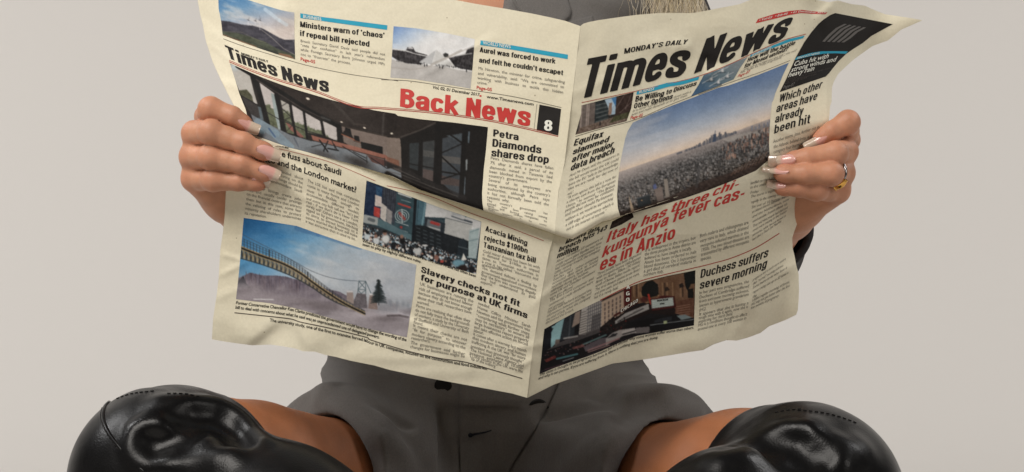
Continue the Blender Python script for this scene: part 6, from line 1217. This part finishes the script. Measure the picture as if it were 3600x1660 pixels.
for s in (0, 1):
    ax_ = HIP[s] - KTH[s]; ax_ /= np.linalg.norm(ax_); rim = KTH[s] + ax_ * (.031, .036)[s]; r0 = THR[s][0][1]
    B0 = Field(); B0.cap(rim + ax_ * .03, KTH[s] - ax_ * .0, r0 + .0070, r0 + .0050, .004); B0.cap(KTH[s], KNEE[s], r0 + .0045, .0748, .006)
    sh = ANK[s] - KNEE[s]; B0.cap(KNEE[s] + sh * .03, KNEE[s] + sh * .38, .066 if s == 0 else .064, .062, .026); B0.cap(KNEE[s] + sh * .38, ANK[s], .062, .044, .02); B0.cap(ANK[s], TOE[s], .040, .034, .02); B0.cap(ANK[s] + [0, 0, -.02], ANK[s] + [0, .02, -.05], .03, .02, .02)
    B = Field(); B.p = list(B0.p)
    if s == 0:
        fold(B, B0, 'a', [(760, 560), (850, 540), (960, 540), (1080, 560), (1150, 600)], .0050, -.0015, .010, soft=True)
        fold(B, B0, 'a', [(740, 580), (708, 660), (722, 740), (800, 805), (910, 835), (1030, 822), (1160, 788), (1300, 735), (1440, 690)], .0058, -.001, .012, soft=True)
        fold(B, B0, 'a', [(820, 640), (950, 660), (1080, 700), (1180, 730)], .010, .003, .016, 1, soft=True)
        fold(B, B0, 'a', [(860, 480), (1050, 492), (1190, 475), (1270, 495)], .0052, -.001, .012, soft=True)
        fold(B, B0, 'a', [(980, 355), (1200, 335), (1400, 345), (1530, 390), (1650, 470), (1730, 570), (1800, 680)], .0065, -.0022, .018, soft=True)
        fold(B, B0, 'a', [(1180, 420), (1330, 405), (1460, 430), (1580, 500), (1660, 600)], .010, .004, .018, 1, soft=True)
        fold(B, B0, 'a', [(1100, 880), (1280, 850), (1420, 830), (1560, 830)], .006, -.002, .02, soft=True); pass
        seam = [lay(B0, 'a', [(480, 290), (432, 345), (420, 440), (462, 560), (555, 690), (670, 815), (800, 935)], 8), lay(B0, 'a', [(452, 290), (410, 345), (398, 440), (440, 560), (535, 700), (650, 830), (770, 945)], 8)]
        rimst = [(1000, 215), (1170, 218), (1330, 255)]; zc = 'a'; top = [(540, 262), (600, 240), (700, 212), (890, 190)]
    else:
        fold(B, B0, 'd', [(840, 565), (950, 585), (1100, 672), (1200, 715), (1330, 765), (1480, 792), (1610, 772)], .0052, -.001, .010, soft=True)
        fold(B, B0, 'd', [(1000, 592), (1090, 548), (1180, 530), (1238, 560), (1242, 602), (1200, 638), (1140, 652)], .0040, -.0014, .008, soft=True)
        fold(B, B0, 'd', [(1030, 612), (1110, 595), (1190, 590)], .0085, .0015, .009, 1, soft=True)
        fold(B, B0, 'd', [(1262, 592), (1380, 577), (1500, 570), (1600, 566)], .0050, -.0015, .014, soft=True)
        fold(B, B0, 'd', [(1270, 660), (1400, 665), (1540, 640), (1640, 680)], .011, .0035, .016, 1, soft=True)
        fold(B, B0, 'd', [(1250, 470), (1320, 462), (1400, 452)], .008, -.003, .02, soft=True); fold(B, B0, 'd', [(940, 540), (1060, 505), (1200, 490), (1330, 520)], .010, .004, .018, 1, soft=True); fold(B, B0, 'd', [(1640, 760), (1720, 700), (1790, 660)], .009, -.003, .02, soft=True); fold(B, B0, 'd', [(560, 760), (700, 740), (830, 720)], .008, -.003, .02, soft=True)
        seam = []; rimst = [(1330, 226), (1190, 238), (1080, 262)]; zc = 'd'; top = [(1300, 236), (1450, 250), (1600, 275), (1750, 322), (1850, 362)]
    Bs = Field(); Bs.p = list(B.p)
    # open top: cut across the thigh, hollowed so the skin shows inside the rim
    B.add(lambda P, rim=rim, ax_=ax_, r0=r0: np.maximum(np.linalg.norm((P - rim) - ((P - rim) @ ax_)[:, None] * ax_, axis=1) - (r0 + .0006 + np.clip((P - rim) @ ax_ + .008, 0, 1) * .16), -((P - rim) @ ax_) - .008), rim, 50, .0015, 1)
    B.add(lambda P, rim=rim, ax_=ax_: -((P - rim) @ ax_), rim, 50, .003, 1)
    lo = np.minimum.reduce([KNEE[s], ANK[s], TOE[s], rim]) - .10; hi = np.maximum.reduce([KNEE[s], ANK[s], TOE[s], rim]) + .10
    V, Q = nets(B, lo, hi, .0023)
    boot = mesh_obj('boot', V, Q, leather, person)
    def dash(line, on=3, off=2, lift=.0004):
        L = np.asarray(line); c_ = np.r_[0, np.cumsum(np.linalg.norm(np.diff(L, axis=0), axis=1))]; t = np.arange(0, c_[-1], .0009); R_ = np.stack([np.interp(t, c_, L[:, i]) for i in range(3)], -1); R_ = R_ + [0, -lift, lift * .5]
        return [R_[i:i + on + 1] for i in range(0, len(R_) - on, on + off)]
    st = []
    for l in seam: st += dash(l)
    st += dash(lay(Bs, zc, rimst, 8)); st += dash(lay(Bs, zc, top, 8))
    tubes('stitching', st, .00042, thread, boot, 5)
    if seam: tubes('seam', [np.asarray(seam[0]) * .5 + np.array([lay(B0, 'a', [(452, 290), (410, 345), (398, 440), (440, 560), (535, 700), (650, 830), (770, 945)], 8)])[0][:len(seam[0])] * .5] if len(seam[0]) == len(seam[1]) else [seam[0]], .0016, leather, boot, 8)
    print('boot', len(V), round(_t.time() - _t0, 1))

# ---- grey playsuit: jacket part, shorts, sleeves
wool = mat('grey_suiting', tuple(lin((.43, .415, .405))), .88, .25); wt_ = nd(wool, 'ShaderNodeTexCoord'); wv = nd(wool, 'ShaderNodeTexWave'); wv.inputs['Scale'].default_value = 330; wv.inputs['Distortion'].default_value = 3.5; wn = nd(wool, 'ShaderNodeTexNoise'); wn.inputs['Scale'].default_value = 700; wn.inputs['Detail'].default_value = 3
for q in (wv, wn): lk(wool, wt_.outputs['Object'], q.inputs['Vector'])
wr_ = nd(wool, 'ShaderNodeValToRGB'); wr_.color_ramp.elements[0].color = (*lin((.30, .29, .283)), 1); wr_.color_ramp.elements[1].color = (*lin((.455, .443, .432)), 1); wa = nd(wool, 'ShaderNodeMath', operation='MULTIPLY'); lk(wool, wv.outputs['Fac'], wa.inputs[0]); wa.inputs[1].default_value = .5
wb_ = nd(wool, 'ShaderNodeMath', operation='MULTIPLY_ADD'); lk(wool, wn.outputs['Fac'], wb_.inputs[0]); wb_.inputs[1].default_value = .6; lk(wool, wa.outputs[0], wb_.inputs[2]); lk(wool, wb_.outputs[0], wr_.inputs['Fac']); lk(wool, wr_.outputs[0], bsdf(wool).inputs['Base Color'])
wbu = nd(wool, 'ShaderNodeBump'); wbu.inputs['Strength'].default_value = .2; wbu.inputs['Distance'].default_value = .0005; lk(wool, wb_.outputs[0], wbu.inputs['Height']); lk(wool, wbu.outputs['Normal'], bsdf(wool).inputs['Normal'])
bsdf(wool).inputs['Sheen Weight'].default_value = .12
JR = secs([(985, 1234, 2.335, .147, .120), (960, 1234, 2.335, .144, .116), (942, 1222, 2.335, .146, .113), (925, 1221, 2.335, .148, .112), (900, 1220, 2.335, .144, .109), (760, 1222, 2.335, .146, .108), (520, 1224, 2.33, .158, .120), (330, 1226, 2.325, .163, .130), (150, 1228, 2.33, .163, .117), (20, 1228, 2.34, .152, .098), (-60, 1226, 2.35, .110, .074)])
J0 = Field(); J0.loft(JR, .02)
for s in (0, 1): J0.cap(SHO[s] + [(-1) ** s * .07, 0, .022], SHO[s], .054, .053, .04)
J = Field(); J.p = list(J0.p)
fold(J, J0, 'W', [(1286, -20), (1298, 12), (1312, 36)], .0020, -.0030, .002, 1, 5, False)
fold(J, J0, 'W', [(1500, 10), (1560, 25), (1640, 30)], .006, -.003, .02)
# neckline opening down the chest
J.cap(Wp(1172, -150, 2.252), Wp(1190, 40, 2.244), .056, .028, .004, 1); J.cap(Wp(1190, 40, 2.244), Wp(1210, 220, 2.222), .028, .006, .004, 1)
S0 = Field(); 
S0.loft(secs([(1420, 1230, 2.36, .14, .10), (1300, 1231, 2.355, .168, .130), (1180, 1232, 2.35, .166, .137), (1060, 1234, 2.34, .160, .131), (985, 1234, 2.338, .151, .120), (955, 1234, 2.338, .147, .116)]), .02)
SHR = {0: [(.45, .0765), (.52, .083), (.60, .092), (.80, .104), (1, .106)], 1: [(.40, .0775), (.445, .085), (.50, .0925), (.56, .097), (.78, .105), (1, .106)]}
for s in (0, 1):
    G = Field(); G.chain([KTH[s] + (HIP[s] - KTH[s]) * t for t, _ in SHR[s]], [r for _, r in SHR[s]], .03)
    ax_ = HIP[s] - KTH[s]; ax_ /= np.linalg.norm(ax_); hem = KTH[s] + (HIP[s] - KTH[s]) * (.475, .425)[s]
    uu = np.array([0, -1., 0]) + ax_ * ax_[1]; uu /= np.linalg.norm(uu); nh = ax_ + .36 * uu; nh /= np.linalg.norm(nh); hem = hem + ax_ * .011
    G.add(lambda P, hem=hem, nh=nh: (P - hem) @ nh, hem, 50, .003, 1)
    S0.sub(G, (hem + HIP[s]) / 2, .25, .03)
S0.p = J0.p + S0.p
S = Field(); S.p = J.p + S0.p[len(J0.p):]
fold(S, S0, 'b', [(400, 470), (560, 570), (750, 695), (1000, 850), (1150, 965), (1250, 1100)], .010, .002, .016, 1); fold(S, S0, 'b', [(490, 400), (700, 510), (900, 640), (1150, 790), (1390, 920)], .0045, .001, .010, 1)
fold(S, S0, 'b', [(420, 540), (620, 680), (820, 830), (980, 980), (1090, 1150)], .010, -.004, .02)
fold(S, S0, 'b', [(1000, 320), (1130, 490), (1250, 670), (1350, 850), (1440, 1000)], .004, .001, .008, 1)
fold(S, S0, 'b', [(1130, 420), (1200, 620), (1240, 820), (1230, 1040)], .010, -.003, .02); fold(S, S0, 'b', [(1480, 560), (1490, 760), (1500, 960), (1490, 1150)], .007, .002, .012, 1); fold(S, S0, 'b', [(1720, 900), (1740, 1010), (1730, 1150)], .008, .0015, .012, 1)
fold(S, S0, 'c', [(760, 300), (800, 450), (960, 520)], .008, .002, .012, 1); fold(S, S0, 'c', [(250, 800), (380, 900), (560, 960)], .008, -.002, .02)
fold(S, S0, 'c', [(330, 670), (600, 605), (880, 540), (1100, 480)], .005, .001, .012, 1); fold(S, S0, 'c', [(560, 1130), (680, 990), (840, 870), (1050, 765), (1250, 660), (1350, 600)], .011, .003, .016, 1)
fold(S, S0, 'c', [(620, 1160), (760, 1010), (960, 890), (1200, 760), (1420, 650), (1600, 680)], .009, -.004, .02); fold(S, S0, 'c', [(1080, 610), (1180, 550), (1320, 510)], .010, .003, .018, 1)
Sf = Field(); Sf.p = list(S.p)
for s in (0, 1):
    ax_ = HIP[s] - KTH[s]; L = np.linalg.norm(ax_); ax_ = ax_ / L; t = (.475, .425)[s]; hem = KTH[s] + (HIP[s] - KTH[s]) * t; rt = np.interp(t, *zip(*THR[s]))
    S.cap(hem - ax_ * .05, hem + ax_ * .10, rt + .0026, rt + .0050, .002, 1)
V, Q = nets(S, (-.30, 2.10, .01), (.30, 2.50, .66), .0028)
sho_ = mesh_obj('playsuit', V, Q, wool, person); sho_['label'] = 'grey tailored playsuit with notched lapels and short legs'
print('suit', len(V), round(_t.time() - _t0, 1))
flap_r = (zp('c', [(440, 300), (400, 420), (310, 620), (210, 800), (100, 970), (10, 1110), (-60, 1260)]) - np.array(Z['b'][:2])) / Z['b'][2]
flap = cloth_panel('front_flap', Sf, 'b', [(1600, 300), (1588, 480), (1578, 640), (1584, 800), (1592, 960), (1602, 1260)], flap_r, .0006, .0030, wool, sho_, (40, 80))
cloth_panel('lapel', Sf, 'W', [(1232, -90), (1236, 0), (1238, 30), (1240, 120), (1246, 240)], [(1405, -90), (1428, 0), (1437, 26), (1434, 42), (1412, 62), (1330, 190), (1262, 244)], .0008, .0036, wool, sho_, (30, 60))
cloth_panel('pocket_flap', Sf, 'W', [(1412, 60), (1410, 90), (1405, 150)], [(1489, 40), (1494, 56), (1490, 140)], .0004, .0024, wool, sho_, (24, 30))
tubes('lapel_seam', [lay(Sf, 'W', [(1288, -20), (1296, 8), (1308, 30)], 8) + [0, -.0046, 0]], .0009, wool, sho_)
# buttonhole and buttons
bh = lay(Sf, 'b', [(1690, 850), (1760, 836), (1830, 822), (1880, 806)], 8); navy = mat('buttonhole_thread', (.012, .014, .02), .8, .2)
bho = tubes('buttonhole', [bh + [0, -.0036, 0]], np.linspace(.0010, .0005, len(bh)), navy, sho_)
eye = lay(Sf, 'b', [(1690, 850), (1700, 848)], 2); mesh_obj('buttonhole_eyelet', *(lambda q: (np.array(q[0]), q[1]))(tube([eye[0] + [0, -.0044, 0], eye[0] + [0, .001, 0]], .0020, 14)), navy, bho)
horn = mat('black_horn', (.006, .0055, .0055), .5, .25)
def button(z, x, y, R, fld, parent, rot=0):
    c_ = lay(fld, z, [(x, y), (x + 1, y)], 2)[0]; V = []; rings = [(0, 0.0012), (.45, .0011), (.8, .0017), (1, .0012), (1.0, -.002)]
    for fr_, dz in rings:
        for j in range(28): a = 2 * math.pi * j / 28; V.append(c_ + [R * fr_ * math.cos(a), -dz, R * fr_ * math.sin(a)])
    F = [(i * 28 + j, i * 28 + (j + 1) % 28, (i + 1) * 28 + (j + 1) % 28, (i + 1) * 28 + j) for i in range(len(rings) - 1) for j in range(28)]
    return mesh_obj('button', V, F, horn, parent)
button('c', 240, 620, .0092, S0, sho_); button('b', 1440, 405, .0075, S0, sho_)
# sleeves: the suit's grey cloth, with shade behind the newspaper put into its colour
dark = mat('shaded_sleeve_grey', tuple(lin((.17, .16, .165))), .8, .3)
for s in (0, 1):
    G0 = Field(); H = HANDS[s]; e = H['elbow']; w_ = H['w']; G0.chain([SHO[s], SHO[s] + (e - SHO[s]) * .5, e, e + (w_ - e) * .45], [.056, .052, .0475, .041], .02)
    ew = w_ - e; L = np.linalg.norm(ew); ew /= L; cut_ = e + ew * L * .45
    G0.cap(e + ew * L * .36, w_, .0345, .031, .002, 1); G0.add(lambda P, c_=cut_, n=ew: -((P - c_) @ n), cut_, 50, .002, 1)
    G0.add(lambda P, c_=SHO[s], d_=(e - SHO[s]) / np.linalg.norm(e - SHO[s]): ((P - c_) @ d_) - .01, SHO[s], 50, .002, 1)
    lo = np.minimum.reduce([SHO[s], e, cut_]) - .07; hi = np.maximum.reduce([SHO[s], e, cut_]) + .07
    V, Q = nets(G0, lo, hi, .005); o = mesh_obj('sleeve', V, Q, dark, person)
# ---- hair: long blonde lengths over both shoulders
hairm = mat('blonde_hair', tuple(lin((.78, .70, .56))), .42, .4); ha = nd(hairm, 'ShaderNodeAttribute', attribute_name='print'); lk(hairm, ha.outputs['Color'], bsdf(hairm).inputs['Base Color'])
V, F, Cc = [], [], []
tones = [lin((.88, .82, .68)), lin((.80, .74, .63)), lin((.91, .87, .78)), lin((.70, .65, .57)), lin((.84, .81, .75))]
hr = random.Random(9)
for i in range(1500):
    a = hr.uniform(-2.75, 2.75) if i < 420 else None
    if a is not None:          # crown to sides and back
        rx, ry = .083, .10; top = HEAD + [0, .012, .03]
        p = [top + [rx * .25 * math.sin(a), ry * .25 * math.cos(a) + .01, .104], top + [rx * .9 * math.sin(a), ry * .75 * math.cos(a) + .02, .06], top + [rx * 1.15 * math.sin(a), ry * .95 * math.cos(a) + .02, -.03], top + [rx * 1.3 * math.sin(a) + hr.uniform(-.01, .01), .055 + .06 * math.cos(a), -.16], top + [rx * 1.5 * math.sin(a) + hr.uniform(-.02, .02), .075 + .04 * math.cos(a), -.30 + hr.uniform(-.05, .02)]]
        if math.cos(a) < -.55: continue
        rad0 = hr.uniform(.0008, .0015)
    else:                      # lengths lying over the front of the shoulders
        sd = 1 if i % 4 else -1; g = hr.random(); rad0 = hr.uniform(.00012, .00030)
        x0 = (1666 + hr.gauss(0, 24) if g < .34 else 1742 + hr.gauss(0, 17) if g < .70 else 1702 + hr.gauss(0, 30) if g < .90 else hr.uniform(1560, 1740)) if sd > 0 else 2440 - (1690 + hr.gauss(0, 30)); x0 = min(x0, 1768); d_ = hr.uniform(2.258, 2.285)
        wv_ = hr.uniform(-16, 16)
        p = [HEAD + [sd * hr.uniform(.075, .09), .03, .02], HEAD + [sd * hr.uniform(.085, .10), .01, -.08], Wp(x0 - sd * 60, -190, 2.30), Wp(x0 - sd * 10 + wv_, -60, d_ + .004), Wp(x0 + hr.uniform(-4, 4), 0, d_), Wp(x0 + hr.uniform(-4, 4) - wv_, 40, d_ - .003), Wp(x0 + hr.uniform(-12, 8), 110, d_ - .006), Wp(x0 - sd * 30 + hr.uniform(-20, 20), 330 + hr.uniform(-60, 90), d_ - .02)]
    q = catmull(p, 5); rad = rad0 * np.linspace(1, .45, len(q)); v, f = tube(q, rad, 4); n = len(V); V += list(v); F += [tuple(k + n for k in g_) for g_ in f]; Cc += [hr.choice(tones)] * len(v)
mesh_obj('hair', V, F, hairm, person, True, np.array(Cc))
print('person done', round(_t.time() - _t0, 1))
